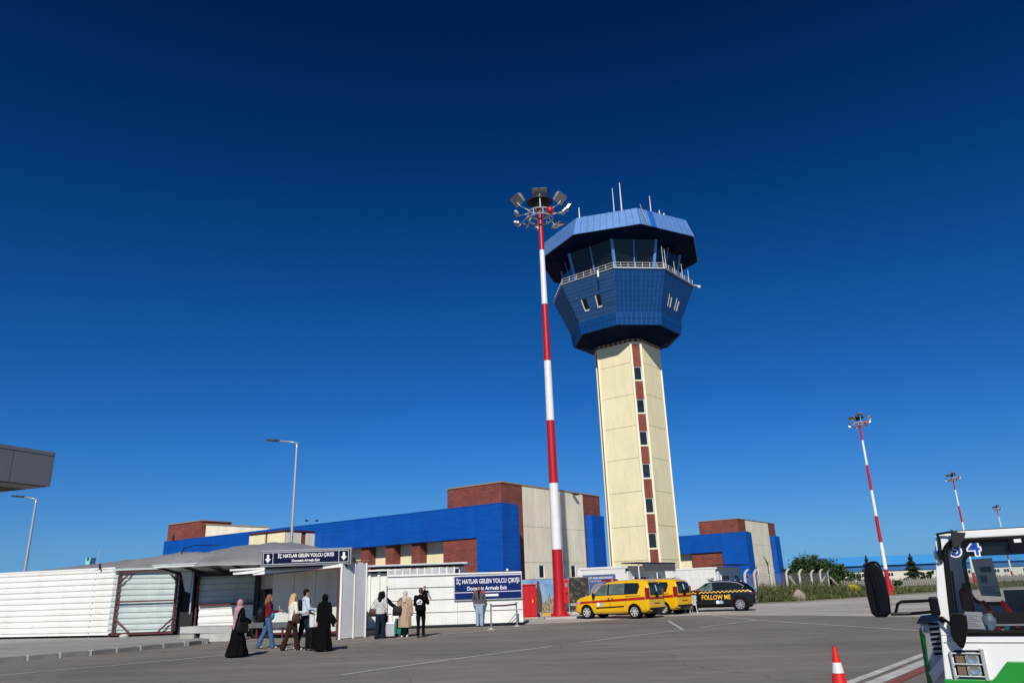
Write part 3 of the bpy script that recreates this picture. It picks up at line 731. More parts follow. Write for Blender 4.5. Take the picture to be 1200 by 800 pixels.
# ================================================================ POSTERS
def poster_mat(name, kind):
    m = bpy.data.materials.new(name); m.use_nodes = True
    nt = m.node_tree; N, L = nt.nodes, nt.links; b = N['Principled BSDF']; b.inputs['Roughness'].default_value = .45
    tc = N.new('ShaderNodeTexCoord'); sp = N.new('ShaderNodeSeparateXYZ'); L.new(tc.outputs['Object'], sp.inputs[0])
    cb = N.new('ShaderNodeCombineXYZ'); L.new(sp.outputs[0], cb.inputs[0]); L.new(sp.outputs[2], cb.inputs[1])
    def ns(scale, det=5, st=(1,1,1)):
        mp = N.new('ShaderNodeMapping'); mp.inputs['Scale'].default_value = st; L.new(cb.outputs[0], mp.inputs[0])
        n = N.new('ShaderNodeTexNoise'); n.inputs['Scale'].default_value = scale; n.inputs['Detail'].default_value = det; L.new(mp.outputs[0], n.inputs['Vector']); return n.outputs['Fac']
    def ramp_(fac, st):
        r = N.new('ShaderNodeValToRGB')
        for i,(p,c) in enumerate(st):
            e = r.color_ramp.elements[i] if i < 2 else r.color_ramp.elements.new(p)
            e.position = p; e.color = (*c,1)
        L.new(fac, r.inputs[0]); return r.outputs[0]
    if kind == 'sky':
        c = ramp_(ns(1.1, 6), [(.35,(.10,.24,.46)),(.58,(.24,.38,.52)),(.75,(.5,.56,.6))])
    elif kind == 'rock':
        c = ramp_(ns(4.0, 7, (2.2,1,1)), [(.32,(.05,.05,.03)),(.45,(.20,.15,.09)),(.6,(.38,.31,.20)),(.8,(.10,.12,.05))])
    else:
        c = ramp_(ns(3.2, 8), [(.40,(.010,.010,.011)),(.55,(.03,.028,.022)),(.62,(.16,.11,.07)),(.70,(.05,.09,.04)),(.8,(.02,.02,.02))])
    L.new(c, b.inputs['Base Color']); return m
W['psky'] = poster_mat('printed_sky', 'sky'); W['prock'] = poster_mat('printed_rocks', 'rock'); W['pdark'] = poster_mat('printed_dark_photo', 'dark')
W['pfig'] = mat('printed_dark_figure', (.055,.03,.025), .5, 0, .4, 12)
bb = thing('billboard', 'photo billboard of blue sky, a dark standing figure and pointed rocks, behind the red cabinet', 'billboard', (1.2,48.6,0))
part('frame', W['dark'], bb, (-1.35,1.10,.0,.12,.15,2.12)); part('post', W['dark'], bb, (-.5,-.4,.05,.15,0,.2)); part('post', W['dark'], bb, (.9,1.0,.05,.15,0,.2))
part('printed_sky', W['psky'], bb, (-1.33,1.08,-.02,.0,.17,2.10))
MB().extr([(-.15,-.022,.17),(1.07,-.022,.17),(1.07,-.022,.95),(.97,-.022,1.12),(.88,-.022,.98),(.78,-.022,1.0),(.66,-.022,.85),(.55,-.022,1.32),(.46,-.022,1.05),(.38,-.022,.88),(.2,-.022,.72),(.05,-.022,.8),(-.15,-.022,.6)], (0,-.006,0)).build('printed_rocks', W['prock'], bb)
FX = .16
MB().extr([(x+FX,y,z) for x,y,z in [(-.48,-.03,.2),(-.12,-.03,.2),(-.06,-.03,.75),(-.10,-.03,1.3),(-.16,-.03,1.55),(-.19,-.03,1.75),(-.21,-.03,1.95),(-.28,-.03,2.02),(-.35,-.03,1.92),(-.36,-.03,1.72),(-.42,-.03,1.5),(-.45,-.03,1.2),(-.42,-.03,.8)]], (0,-.006,0)).build('printed_figure', W['pfig'], bb)
b2_ = thing('billboard', 'narrow dark photo billboard between the mast and the yellow car', 'billboard', (3.6,48.9,0))
part('frame', W['grey'], b2_, (-.68,.66,0,.1,.10,2.16)); part('printed_photo', W['pdark'], b2_, (-.62,.62,-.02,0,.13,2.13))
put_text('YOLCU', .2, (-.25,-.024,.55), (1,0,0), (0,0,1), W['print'], b2_, bold=.004)
bn = thing('banner', 'navy banner with pale lettering and round eagle emblem on the white cabin wall', 'banner', (4.62,49.35,0), R(-4)) if False else None

# ================================================================ WHITE CABINS
W['skirt'] = mat('dirty_grey_valance', (.10,.105,.11), .7, 0, .25, 4)
def cabin(label, corner, wl_, wr_, h, sheet_roof, zb=.25):
    t = thing('site_cabin', label, 'cabin', (corner[0], corner[1], zb), TH, 'white site cabins')
    # local: left face along -x at y=0, right face along +y at x=0
    b = MB().box(-wl_, 0, 0, wr_, .1, h-.12); b.build('walls', W['panel'], t)
    part('roof_rim', W['white'], t, (-wl_-.04,.04,-.04,wr_+.04,h-.14,h), bevel=.02); part('floor_rim', W['white'], t, (-wl_-.04,.04,-.04,wr_+.04,0,.14), bevel=.02)
    for x_, y_ in ((0,0),(-wl_,0),(0,wr_),(0,wr_*.5)):
        part('corner_post', W['white'], t, (x_-.12,x_+.05,y_-.05,y_+.12,.14,h-.141), bevel=.01)
    for i in range(1, int(wl_/.9)): part('joint_cover', W['white'], t, (-i*.9-.02,-i*.9+.02,-.012,.001,.14,h-.14))
    part('rain_pipe', W['white'], t, (.02,.14,-.2,-.08,.8,h-.3), bevel=.02); part('bracket', W['dark'], t, (.0,.16,-.25,-.05,h-.3,h-.15))
    for y0 in (wr_*.14, wr_*.30, wr_*.72):
        fo = part('window', W['white'], t, (.002,.06,y0,y0+.85,1.1,2.0)); part('pane', W['glassdark'], fo, (.055,.07,y0+.07,y0+.40,1.17,1.93)); part('pane', W['glassdark'], fo, (.055,.07,y0+.47,y0+.78,1.17,1.93))
    part('footing', W['concrete'], t, (-wl_+.1,-.1,.1,wr_-.1,-zb,0))
    if sheet_roof:
        z = h+.12
        part('canopy_roof', W['dark'], t, (-.3,.85,-.2,wr_+.15,z,z+.07)); 
        part('canopy_skirt', W['skirt'], t, (.78,.83,.6,wr_+.1,z-.46,z)) if sheet_roof > 1 else None
        for y_ in ((.1, wr_*.5, wr_) if sheet_roof > 1 else ()): part('canopy_post', W['white'], t, (.72,.78,y_,y_+.06,-zb,z))
    return t
c1 = cabin('white cabin with dark flat canopy behind the yellow cars, carrying the navy banner', (6.75,49.5), 3.55, 5.2, 2.62, 2, .12)
c2 = cabin('white cabin with thin dark canopy directly behind the black car', (16.0,64), 4.6, 5.0, 2.62, 1, .12)
W['bannerc'] = mat('violet_blue_banner', (.085,.11,.27), .6, 0, .08, 3)
bn = thing('banner', 'violet blue banner with pale lettering and round emblem hanging on the white cabin wall', 'banner', (6.75-1.9*.809, 49.5+1.9*.588, 0), TH)
part('cloth', W['bannerc'], bn, (-1.35,1.05,-.10,-.04,.3,2.28))
put_text('DEVLET HAVA MEYDANLARI', .175, (-.15,-.105,2.08), (1,0,0), (0,0,1), W['print'], bn, bold=.004, sx=.92)
put_text('TOKAT HAVALİMANI', .14, (-.15,-.105,1.88), (1,0,0), (0,0,1), W['print'], bn)
W['emb'] = mat('emblem_grey', (.30,.30,.33), .6, 0, .25, 12)
def disc(cx, cz, r, y, n=28, r2=0):
    b = MB()
    if r2: 
        v = [(cx+q*math.cos(2*math.pi*k/n), y, cz+q*math.sin(2*math.pi*k/n)) for q in (r,r2) for k in range(n)]
        return b.add(v, [(k,(k+1)%n,n+(k+1)%n,n+k) for k in range(n)])
    return b.add([(cx+r*math.cos(2*math.pi*k/n), y, cz+r*math.sin(2*math.pi*k/n)) for k in range(n)], [tuple(range(n))])
disc(-.1,1.05,.72,-.104,r2=.60).build('emblem_ring', W['emb'], bn); disc(-.1,1.05,.56,-.106).build('emblem_field', W['emb'], bn)
MB().extr([(-.5,-.108,.72),(-.1,-.108,.55),(.28,-.108,.72),(.3,-.108,1.1),(.12,-.108,1.0),(.05,-.108,1.35),(-.1,-.108,1.48),(-.25,-.108,1.35),(-.3,-.108,1.0),(-.5,-.108,1.15)], (0,-.004,0)).build('emblem_wings', W['print'], bn)

# ================================================================ LEFT HOARDING (corrugated sheet fence, gate, shelter)
def corr(p0, p1, z0, z1a, z1b, pitch=.26, depth=.035, th=.0):
    # horizontally ribbed sheet between two ground points; rib line tops follow the slope
    p0, p1 = Vector((*p0,0)), Vector((*p1,0)); d = (p1-p0).normalized(); n = Vector((d.y,-d.x,0))
    if n.y > 0: n = -n
    rows = max(1, round((z1a-z0)/pitch)); prof = []
    for i in range(rows):
        for f, o in ((0,0),(.17,-depth),(.34,-depth),(.52,0),(.97,.003)): prof.append(((i+f)/rows, o))
    prof.append((1.0, 0))
    b = MB(); A, B = [], []
    for f, o in prof:
        A.append(p0 + n*o + Vector((0,0,z0+(z1a-z0)*f))); B.append(p1 + n*o + Vector((0,0,z0+(z1b-z0)*f)))
    k = len(prof)
    v = A + B + [p - n*.02 - n*depth for p in A] + [p - n*.02 - n*depth for p in B]
    fc = []
    for i in range(k-1):
        fc += [(i,k+i,k+i+1,i+1), (2*k+i+1,3*k+i+1,3*k+i,2*k+i)]
        fc += [(i+1,2*k+i+1,2*k+i,i), (k+i,3*k+i,3*k+i+1,k+i+1)]
    fc += [(k-1,2*k-1,4*k-1,3*k-1),(0,2*k,3*k,k)]
    return b.add(v, fc)
hf = thing('corrugated_hoarding', 'long white corrugated sheet fence on the pavement at the left', 'fence', (0,0,0))
L0, L1 = Vector((-31,40.3)), Vector((-18.78,36.25))
cuts = [0,.24,.50,.76,.905,1.0]
for i in range(5):
    a, c = L0.lerp(L1, cuts[i]), L0.lerp(L1, cuts[i+1])
    if i == 4: a = a + Vector((.0,.03))
    o = corr((a.x,a.y),(c.x,c.y),.22,3.12-.02*cuts[i],3.12-.02*cuts[i+1],.26,.07).build('sheet', W['fence'], hf)
for i in range(12):
    p = L0.lerp(L1, i/11)
    part('post', W['maroon'], hf, (p.x-.04,p.x+.04,p.y+.10,p.y+.18,.1,3.05))
b = MB().extr([(L0.x,L0.y-.02,3.12),(L1.x,L1.y-.02,3.10),(L1.x,L1.y-.02,3.17),(L0.x,L0.y-.02,3.19)], (0,.14,0)); b.build('top_flashing', W['white'], hf)

gt = thing('sliding_gate', 'grey ribbed gate in a maroon steel frame at the end of the white fence', 'gate', (0,0,0))
g0, g1 = Vector((-18.55,36.15)), Vector((-15.75,36.15))
corr((-18.80,36.22),(-15.75,36.22),.30,3.06,2.98,.26,.05).build('sheet', W['fence_grey'], gt)
part('frame', W['maroon'], gt, (-18.5,-18.41,36.02,36.10,.20,3.04)); part('frame', W['maroon'], gt, (-15.82,-15.73,36.02,36.10,.20,2.96))
part('frame', W['maroon'], gt, (-18.41,-15.82,36.03,36.09,2.91,2.98)); part('frame', W['maroon'], gt, (-18.41,-15.82,36.03,36.09,1.59,1.65)); part('frame', W['maroon'], gt, (-18.41,-15.82,36.03,36.09,.20,.28))
for pts in ([(-18.4,36.05,2.45),(-17.95,36.05,2.9)], [(-18.4,36.05,.9),(-17.7,36.05,.3)], [(-15.8,36.05,.85),(-16.4,36.05,.3)], [(-15.8,36.05,2.5),(-16.2,36.05,2.9)]):
    MB().tube(pts, .038, 6).build('brace', W['maroon'], gt)
part('top_cap', W['fence_grey'], gt, (-18.75,-15.7,35.98,36.3,3.0,3.08))
b = MB().ell((-17.75,35.7,.17),(.22,.15,.10),8,6); tag(b.build('stone', W['mortar'], None, True), 'pale stone lying under the maroon gate frame', 'stone')

# awning over the recess
aw = thing('awning', 'thin ribbed awning above the shaded recess beside the gate', 'awning', (0,0,0))
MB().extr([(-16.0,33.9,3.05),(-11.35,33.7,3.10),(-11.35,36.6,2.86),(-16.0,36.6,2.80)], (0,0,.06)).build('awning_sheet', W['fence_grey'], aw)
for k in range(5):
    x = -15.8+k*1.08; MB().tube([(x,33.95,3.0),(x,36.5,2.76)], .05, 6).build('awning_rafter', W['dark'], aw)
MB().tube([(-15.9,33.95,3.0),(-11.4,33.8,3.05)], .045, 6).build('awning_edge', W['white'], aw)
MB().extr([(-15.55,35.9,2.85),(-15.3,35.9,2.0),(-15.05,35.9,1.9),(-15.05,35.9,2.85)], (0,.05,0)).build('gusset', W['fence_grey'], aw)
sr = thing('shaded_partition', 'ribbed sheet partition under the awning, dark above and sunlit white below', 'partition', (0,0,0))
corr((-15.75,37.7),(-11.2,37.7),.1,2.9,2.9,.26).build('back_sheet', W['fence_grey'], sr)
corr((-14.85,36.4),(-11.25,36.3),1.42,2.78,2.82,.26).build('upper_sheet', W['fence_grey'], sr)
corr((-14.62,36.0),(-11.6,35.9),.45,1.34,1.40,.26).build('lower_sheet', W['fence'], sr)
part('rail', W['maroon'], sr, (-14.6,-11.6,35.85,35.93,1.32,1.40)); part('rail', W['maroon'], sr, (-14.9,-14.83,36.25,36.33,.1,2.8)); part('post', W['dark'], sr, (-15.72,-15.1,36.5,37.6,.0,2.85))  # wide dark box added for the shade in the opening beside the gate
part('post', W['maroon'], sr, (-11.85,-11.75,35.7,35.8,.1,2.9)); part('post', W['galv'], sr, (-15.04,-14.98,35.95,36.02,1.0,2.8)); part('post', W['galv'], sr, (-11.6,-11.3,34.9,35.1,.1,2.8))
part('header', W['dark'], sr, (-15.7,-11.3,36.15,36.25,2.6,2.76))
cb_ = thing('concrete_barrier', 'low pale concrete ledge in front of the shaded recess', 'barrier', (0,0,0), 0)
MB().extr([(-14.0,32.75,.32),(-11.6,32.0,.30),(-11.6,32.0,.55),(-14.0,32.75,.57)], (.35,1.0,0)).build('ledge', W['conc_light'], cb_)
MB().extr([(-13.05,32.4,0),(-11.6,31.95,0),(-11.6,32.0,.31),(-13.05,32.5,.32)], (.3,.9,0)).build('base_block', W['conc_light'], cb_)
MB().extr([(-14.0,32.8,0),(-13.35,32.6,0),(-13.35,32.6,.31),(-14.0,32.8,.33)], (.3,.8,0)).build('base_block', W['concrete'], cb_)
part('post', W['maroon'], cb_, (-13.3,-13.2,32.75,32.85,0,.33))

# shelter: corridor opening with lined walls
sh = thing('arrivals_shelter', 'open fronted grey lined passage with maroon posts below the dark arrivals sign', 'shelter', (0,0,0))
q0, q1 = Vector((-10.35,32.95)), Vector((-6.55,32.2))
for i in range(4):
    a, c = q0.lerp(q1, i/4+.004), q0.lerp(q1, (i+1)/4-.004)
    MB().slab([(a.x,a.y,.22),(c.x,c.y,.22),(c.x,c.y,2.62),(a.x,a.y,2.62)], .05).build('lining_panel', W['lining'], sh)
part('skirting', W['maroon'], sh, (-10.3,-10.2,33.6,33.7,.1,2.6))
b = MB().extr([(q0.x,q0.y-.1,.14),(q1.x,q1.y-.1,.14),(q1.x,q1.y-.1,.22),(q0.x,q0.y-.1,.22)], (0,.06,0)); b.build('skirting', W['maroon'], sh)
part('header_panel', W['lining'], sh, (-11.35,-10.35,33.9,33.95,1.95,2.7))
# dark passage behind the header
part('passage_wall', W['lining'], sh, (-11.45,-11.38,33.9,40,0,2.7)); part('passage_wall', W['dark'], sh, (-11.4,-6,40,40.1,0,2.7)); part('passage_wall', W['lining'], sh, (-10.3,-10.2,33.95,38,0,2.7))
MB().extr([(-11.5,31.0,2.64),(-6.95,30.55,2.74),(-6.3,31.5,2.74),(-6.9,33.0,2.74),(-9.6,33.6,2.74),(-9.6,40,2.75),(-11.5,40,2.70)], (0,0,.06)).build('roof_sheet', W['white'], sh)
MB().extr([(-10.55,30.95,2.45),(-6.92,30.30,2.62),(-6.92,30.30,2.76),(-10.55,30.95,2.61)], (0,.14,0)).build('front_beam', W['white'], sh)
MB().extr([(-10.3,30.90,2.43),(-6.92,30.28,2.58),(-6.92,30.28,2.62),(-10.3,30.90,2.46)], (0,.10,0)).build('beam_edge', W['maroon'], sh)
MB().extr([(-11.4,31.1,2.50),(-10.5,30.9,2.52),(-9.4,30.75,2.75),(-9.4,30.75,2.80),(-11.4,31.1,2.60)], (0,.3,0)).build('torn_flashing', W['panel'], sh)
part('post', W['maroon'], sh, (-7.02,-6.92,30.3,30.4,0,2.62)); part('post', W['dark'], sh, (-11.35,-11.15,33.6,33.8,.0,2.6))
# outer panels right of the opening
e0, e1 = Vector((-6.90,30.35)), Vector((-6.14,31.5))
for i in range(2):
    a, c = e0.lerp(e1, i/2+.02), e0.lerp(e1, (i+1)/2-.02)
    MB().slab([(a.x,a.y,.03),(c.x,c.y,.03),(c.x,c.y,2.72+.03*i),(a.x,a.y,2.70+.03*i)], .06).build('outer_panel', W['panel_grey'], sh)
for f in (0,.5,.97):
    a = e0.lerp(e1, f); part('rib', W['white'], sh, (a.x-.03,a.x+.05,a.y-.10,a.y-.01,.0,2.74+.04*f), bevel=.01)
MB().tube([(-7.0,30.3,2.80),(-6.08,31.6,2.86)], .04, 6).build('rusty_top_rail', W['rust'] if 'rust' in W else W['maroon'], sh)
bch = thing('bench', 'grey slab bench on maroon legs inside the passage', 'bench', (-10.35,32.95,0), R(-12))
part('seat', W['skirt'], bch, (-.9,.95,-.2,.25,.42,.62)); part('leg', W['maroon'], bch, (-.6,-.53,-.1,.1,0,.42)); part('leg', W['maroon'], bch, (.55,.62,-.1,.1,0,.42)); part('shelf', W['dark'], bch, (-.9,.95,.15,.22,.05,.42))

# sign on the shelter
sg = thing('arrivals_sign', 'dark navy box sign with two arrows over the passage opening', 'sign', (-8.32,30.35,2.72), R(-1.5))
part('box', W['grey'], sg, (-1.78,1.78,0,.32,.0,.62), bevel=.015)
part('face', W['navy2'], sg, (-1.72,1.72,-.02,.001,.06,.56))
fr = MB()
for x0,x1,z0,z1 in ((-1.68,1.68,.52,.535),(-1.68,1.68,.085,.10),(-1.68,-1.665,.10,.52),(1.665,1.68,.10,.52),(-1.30,-1.285,.10,.52),(1.285,1.30,.10,.52)): fr.box(x0,x1,-.026,-.021,z0,z1)
fr.build('border_lines', W['print'], sg)
for cx in (-1.49, 1.49):
    MB().extr([(cx-.045,-.022,.46),(cx-.045,-.022,.30),(cx-.12,-.022,.30),(cx,-.022,.15),(cx+.12,-.022,.30),(cx+.045,-.022,.30),(cx+.045,-.022,.46)][::-1], (0,-.004,0)).build('arrow', W['print'], sg)
put_text('İÇ HATLAR GELEN YOLCU ÇIKIŞI', .185, (0,-.024,.385), (1,0,0), (0,0,1), W['print'], sg, bold=.005, sx=.79)
put_text('Domestic Arrivals Exit', .125, (0,-.024,.20), (1,0,0), (0,0,1), W['print'], sg, bold=.004, sx=.95)
part('bracket', W['dark'], sg, (-1.6,1.6,.1,.2,-.12,0))

# tarpaulin roof
def tarp():
    xs = np.linspace(-31, -7.0, 90); nt_ = 16; v = []
    for x in xs:
        if x < -13.6: yf, zf = 36.5+(-18.8-x)*.33 if x < -18.8 else 36.5, 2.93
        else:
            k_ = min(1,(x+13.6)/.5); yf, zf = 36.5-5.6*k_, 2.95-.1*k_
        zt = np.interp(x, [-31,-24.8,-20.4,-17.5,-13.5,-11.4,-10.3,-8.6,-6.3], [3.0,3.22,3.50,3.72,3.98,4.10,4.08,3.72,3.2])
        yt = np.interp(x, [-31,-18,-13.6,-13.0,-9.5,-7.0], [43,40.0,38.2,36.4,35.6,33.0]); bl_ = float(np.interp(x, [-10,-7], [4,.7]))
        zt = 1.6+(zt-1.6)*yt/38.0
        for j in range(nt_):
            t = j/(nt_-1)
            if t < .62: u = t/.62; y = yf+(yt-yf)*u; z = zf+(zt-zf)*(1-(1-u)**1.7)
            else: u = (t-.62)/.38; y = yt+u*bl_; z = zt-(zt-2.6)*u**1.6
            w = noise.noise(Vector((x*1.1,y*1.1,z)))*.07 + noise.noise(Vector((x*.45+y*.9,y*.3,1.7)))*.10 + abs(noise.noise(Vector((x*2.2+y*1.3,y*1.1,4.2))))*.10
            w += .045*math.sin(x*2.6+y*1.5)*math.exp(-((x+16.5)/3.0)**2)
            v.append((x, y, z + w*(1 if 0 < j else .3)))
    f = [(i*nt_+j,(i+1)*nt_+j,(i+1)*nt_+j+1,i*nt_+j+1) for i in range(len(xs)-1) for j in range(nt_-1)]
    return MB().add(v, f)
tr = thing('tarpaulin_roof', 'sagging grey tarpaulin roof stretched over the corridor behind the white fence', 'tarpaulin', (0,0,0))
o = tarp().build('tarpaulin', W['tarp'], tr, True); s_m = o.modifiers.new('solid','SOLIDIFY'); s_m.thickness = .03
cl = MB().tube([(-16.6,38.0,3.6),(-16.4,37.9,4.0),(-15.9,38,4.15),(-14.8,38.2,4.1)], .025, 6).build('cable', W['black'], tr)
MB().tube([(-19.6,36.4,3.1),(-19.62,36.4,3.35)], .05, 6).build('peg', W['dark'], tr)
tb = thing('passage_side_wall', 'plain pale side walls carrying the tarpaulin roof behind the fence', 'wall', (0,0,0))
part('wall', W['lining'], tb, (-30,-11.6,42.2,42.3,0,2.6)); part('wall', W['lining'], tb, (-9.7,-9.63,34.2,40,0,2.6))

# ================================================================ VERTICAL RIBBED PANEL + CLERESTORY + SIGN WALL
hw = thing('panel_hoarding', 'white hoarding of four wide horizontal panels with the blue arrivals sign', 'hoarding', (0,0,0))
wl0, wl1 = Vector((-6.25,37.15)), Vector((.08,36.9))
for j in range(4):
    for i,(f0,f1) in enumerate(((0,.52),(.52,1.0))):
        a, c = wl0.lerp(wl1, f0), wl0.lerp(wl1, f1)
        za, zb_ = .12+.555*j, .12+.555*(j+1)
        b = MB().slab([(a.x+.003,a.y,za+.012),(c.x-.003,c.y,za+.012),(c.x-.003,c.y,zb_-.02-.02*f1*j/3),(a.x+.003,a.y,zb_-.02-.02*f0*j/3)], .06); b.build('wall_panel', W['panel'], hw, bevel=.008)
part('backing', W['grey'], hw, (wl0.x+.02,wl1.x-.02,37.18,37.26,.05,2.28)); 
MB().extr([(wl0.x,37.0,2.34),(wl1.x,36.75,2.30),(wl1.x,36.75,2.36),(wl0.x,37.0,2.42)], (0,.25,0)).build('top_cap', W['white'], hw)
part('side_panel', W['panel'], hw, (-.02,.08,36.98,39.5,.1,2.3))
part('pipe', W['dark'], hw, (-1.6,.02,37.0,37.06,2.385,2.43)); MB().ell((-.6,37.0,2.46),(.06,.06,.06)).build('bulb', W['white'], hw)
vh = thing('ribbed_hoarding', 'narrow white hoarding of upright ribbed panels left of the wide panels', 'hoarding', (0,0,0))
v0, v1 = Vector((-7.6,37.3)), Vector((-6.3,37.25))
for i in range(3):
    a, c = v0.lerp(v1, i/3+.01), v0.lerp(v1,(i+1)/3-.01)
    MB().slab([(a.x,a.y,.1),(c.x,c.y,.1),(c.x,c.y,2.5),(a.x,a.y,2.5)], .04).build('wall_panel', W['panel'], vh)
    part('rib', W['white'], vh, (a.x-.03,a.x+.09,a.y-.14,a.y-.045,.08,2.55), bevel=.01)
part('top_cap', W['white'], vh, (-7.4,-5.6,36.9,37.4,2.60,2.66)); part('base', W['concrete'], vh, (-7.4,-6.3,37.0,37.3,0,.1))
ct = thing('clerestory_corridor', 'corridor with a row of small square windows above the white panels', 'corridor', (0,0,0))
part('wall', W['panel'], ct, (-7.3,-2.95,38.4,38.5,0,2.30)); part('roof', W['white'], ct, (-7.8,-2.55,38.25,42,2.86,2.92)); part('roof_edge', W['galv'], ct, (-7.8,-2.55,38.19,38.25,2.84,2.90))
part('eaves', W['dark'], ct, (-7.3,-2.75,38.33,38.4,2.72,2.84))
for i in range(10):
    x = -6.45+i*.36
    part('mullion', W['white'], ct, (x-.035,x+.035,38.30,38.40,2.25,2.72))
    part('pane', W['glasspale'] if 'glasspale' in W else W['glassgrey'], ct, (x+.036,x+.324,38.36,38.38,2.30,2.70)) if i < 9 else None
W['glasspale'] = mat('milky_window', (.46,.49,.50), .25, 0, .25, 2.5)
for o in bpy.data.objects:
    if o.name.startswith('pane') and o.parent == ct: o.data.materials[0] = W['glasspale']
part('wall', W['panel'], ct, (-3.0,-2.95,38.5,42,0,2.8))

ss = thing('arrivals_sign', 'blue and white arrivals sign on the white panels behind the standing man', 'sign', (-1.52,36.80,1.70), R(-2.3))
part('board', W['galv'], ss, (-1.60,1.60,0,.06,-.55,.56), bevel=.01)
part('face', W['navy'], ss, (-1.55,1.55,-.012,.001,-.50,.51))
part('divider', W['print'], ss, (-1.55,1.55,-.018,-.0125,-.205,-.18)); part('divider', W['print'], ss, (-.15,.48,-.018,-.0125,-.39,-.29))
put_text('İÇ HATLAR GELEN YOLCU ÇIKIŞI', .28, (0,-.016,.28), (1,0,0), (0,0,1), W['print'], ss, bold=.004, sx=.70)
put_text('Domestic Arrivals Exit', .235, (-.05,-.016,-.03), (1,0,0), (0,0,1), W['print'], ss, bold=.004, sx=.86)

# rope barrier
rb = thing('belt_barrier', 'two slim posts joined by a maroon belt in front of the blue sign', 'barrier', (0,0,0))
for x, y in ((-1.30,34.0),(-.22,36.1)):
    MB().cyl(x,y,.0,.02,.17,.15,16).cyl(x,y,.02,.06,.09,.05,12).build('foot', W['conc_light'], rb, True, angle=40)
    MB().cyl(x,y,.06,.98,.035,.035,10).cyl(x,y,.98,1.03,.045,.045,10).build('post', W['grey'], rb, True, angle=40)
MB().extr([(-1.30,33.99,.90),(-.75,35.05,.88),(-.22,36.09,.90),(-.22,36.09,.97),(-.75,35.05,.95),(-1.30,33.99,.97)], (.012,-.006,0)).build('belt', W['maroon'], rb)
st = MB().tube([(-.70,36.75,.02),(-.15,36.6,.62)], .015, 6).build('broom_stick', W['dark'], None); tag(st, 'thin dark stick leaning beside the right barrier post', 'stick')

# ================================================================ CANOPY, LAMP POSTS, BIRDS
cn = thing('canopy', 'grey metal canopy corner reaching in at the left edge', 'canopy', (-6.20,9.96,3.088), math.atan2(1.46,.58)); cn.scale = (.40,.40,.40)
# local x runs back along the fascia toward the camera (negative) and local y to the far side
part('deck', W['grey'], cn, (-9.0,0,.0,4.6,.02,1.10))
W['cangrey'] = mat('grey_composite_panel', (.205,.205,.22), .45, .1, .04, 1.5)
for i in range(6):
    part('fascia_panel', W['cangrey'], cn, (-1.35*(i+1)+.012+.0,-1.35*i-.012,-.05,-.001,0,.98))
part('top_trim', W['cangrey'], cn, (-9.0,.03,-.06,.12,1.0,1.12)); part('end_panel', W['cangrey'], cn, (.001,.05,-.05,4.6,0,1.12))
for i in range(5): part('soffit_strip', W['dark'] if i%2 else W['cangrey'], cn, (-9,0,.1+i*.9,.97+i*.9,-.02,.015))

def lamp(label, x, y, H_, arm, zoff=0):
    t = thing('street_lamp', label, 'street lamp', (x,y,0), 0, 'single arm street lamps')
    MB().tube([(0,0,0),(0,0,1),(0,0,H_-.3),(0,0,H_)], [.11,.10,.065,.06], 10).build('pole', W['galv'], t, True)
    MB().tube([(0,0,H_-.05),(-.25,0,H_+.03),(-arm,.0,H_+.14)], [.05,.045,.04], 8).build('arm', W['galv'], t, True)
    MB().rings([[(-arm+.15,-.06,H_+.10),(-arm+.15,.06,H_+.10),(-arm+.15,.06,H_+.19),(-arm+.15,-.06,H_+.19)],[(-arm-.1,-.16,H_+.11),(-arm-.1,.16,H_+.11),(-arm-.1,.14,H_+.22),(-arm-.1,-.14,H_+.22)],[(-arm-.6,-.13,H_+.17),(-arm-.6,.13,H_+.17),(-arm-.6,.1,H_+.24),(-arm-.6,-.1,H_+.24)]]).build('lamp_head', W['dark'], t)
    return t
lamp('left street lamp, standing below the grey canopy corner', -29.2, 46, 7.75, .9)
lamp('taller street lamp rising behind the dark arrivals sign', -12.35, 42, 9.85, 1.15)
W['bird'] = mat('dark_feathers', (.012,.012,.014), .7)
for i,(x,y,z,lab) in enumerate(((-17.1,62.0,7.36,'left bird of the pair flying above the cream bay'),(-16.3,62.0,7.33,'right bird of the pair flying above the cream bay'))):
    b = MB().ell((0,0,0),(.28,.10,.09),8,6); b.add([(-.1,0,.05),(.12,0,.05),(.05,.5,.22),(-.1,.48,.2)],[(0,1,2,3)]); b.add([(-.1,0,.05),(.12,0,.05),(.05,-.5,.15),(-.1,-.48,.13)],[(3,2,1,0)]); b.ell((.3,0,.03),(.08,.06,.06),6,5)
    o = b.build('bird', W['bird'], None, loc=(x,y,z)); o.scale = (.55,.4,.6); o.rotation_euler = (0,0,.9*i); tag(o, lab, 'bird', 'birds over the terminal roof')
for x,y,lab in ((-31.7,70.75,'dark bird perched on the far left end of the blue fascia'),):
    b = MB().ell((0,0,.2),(.12,.12,.2),8,6).ell((0,-.05,.42),(.08,.08,.08),6,5); b.add([(-.04,.1,.05),(.04,.1,.05),(.03,.3,-.05),(-.03,.3,-.05)],[(0,1,2,3)])
    o = b.build('bird', W['bird'], None, loc=(x,y,6.86)); tag(o, lab, 'bird', 'birds over the terminal roof')

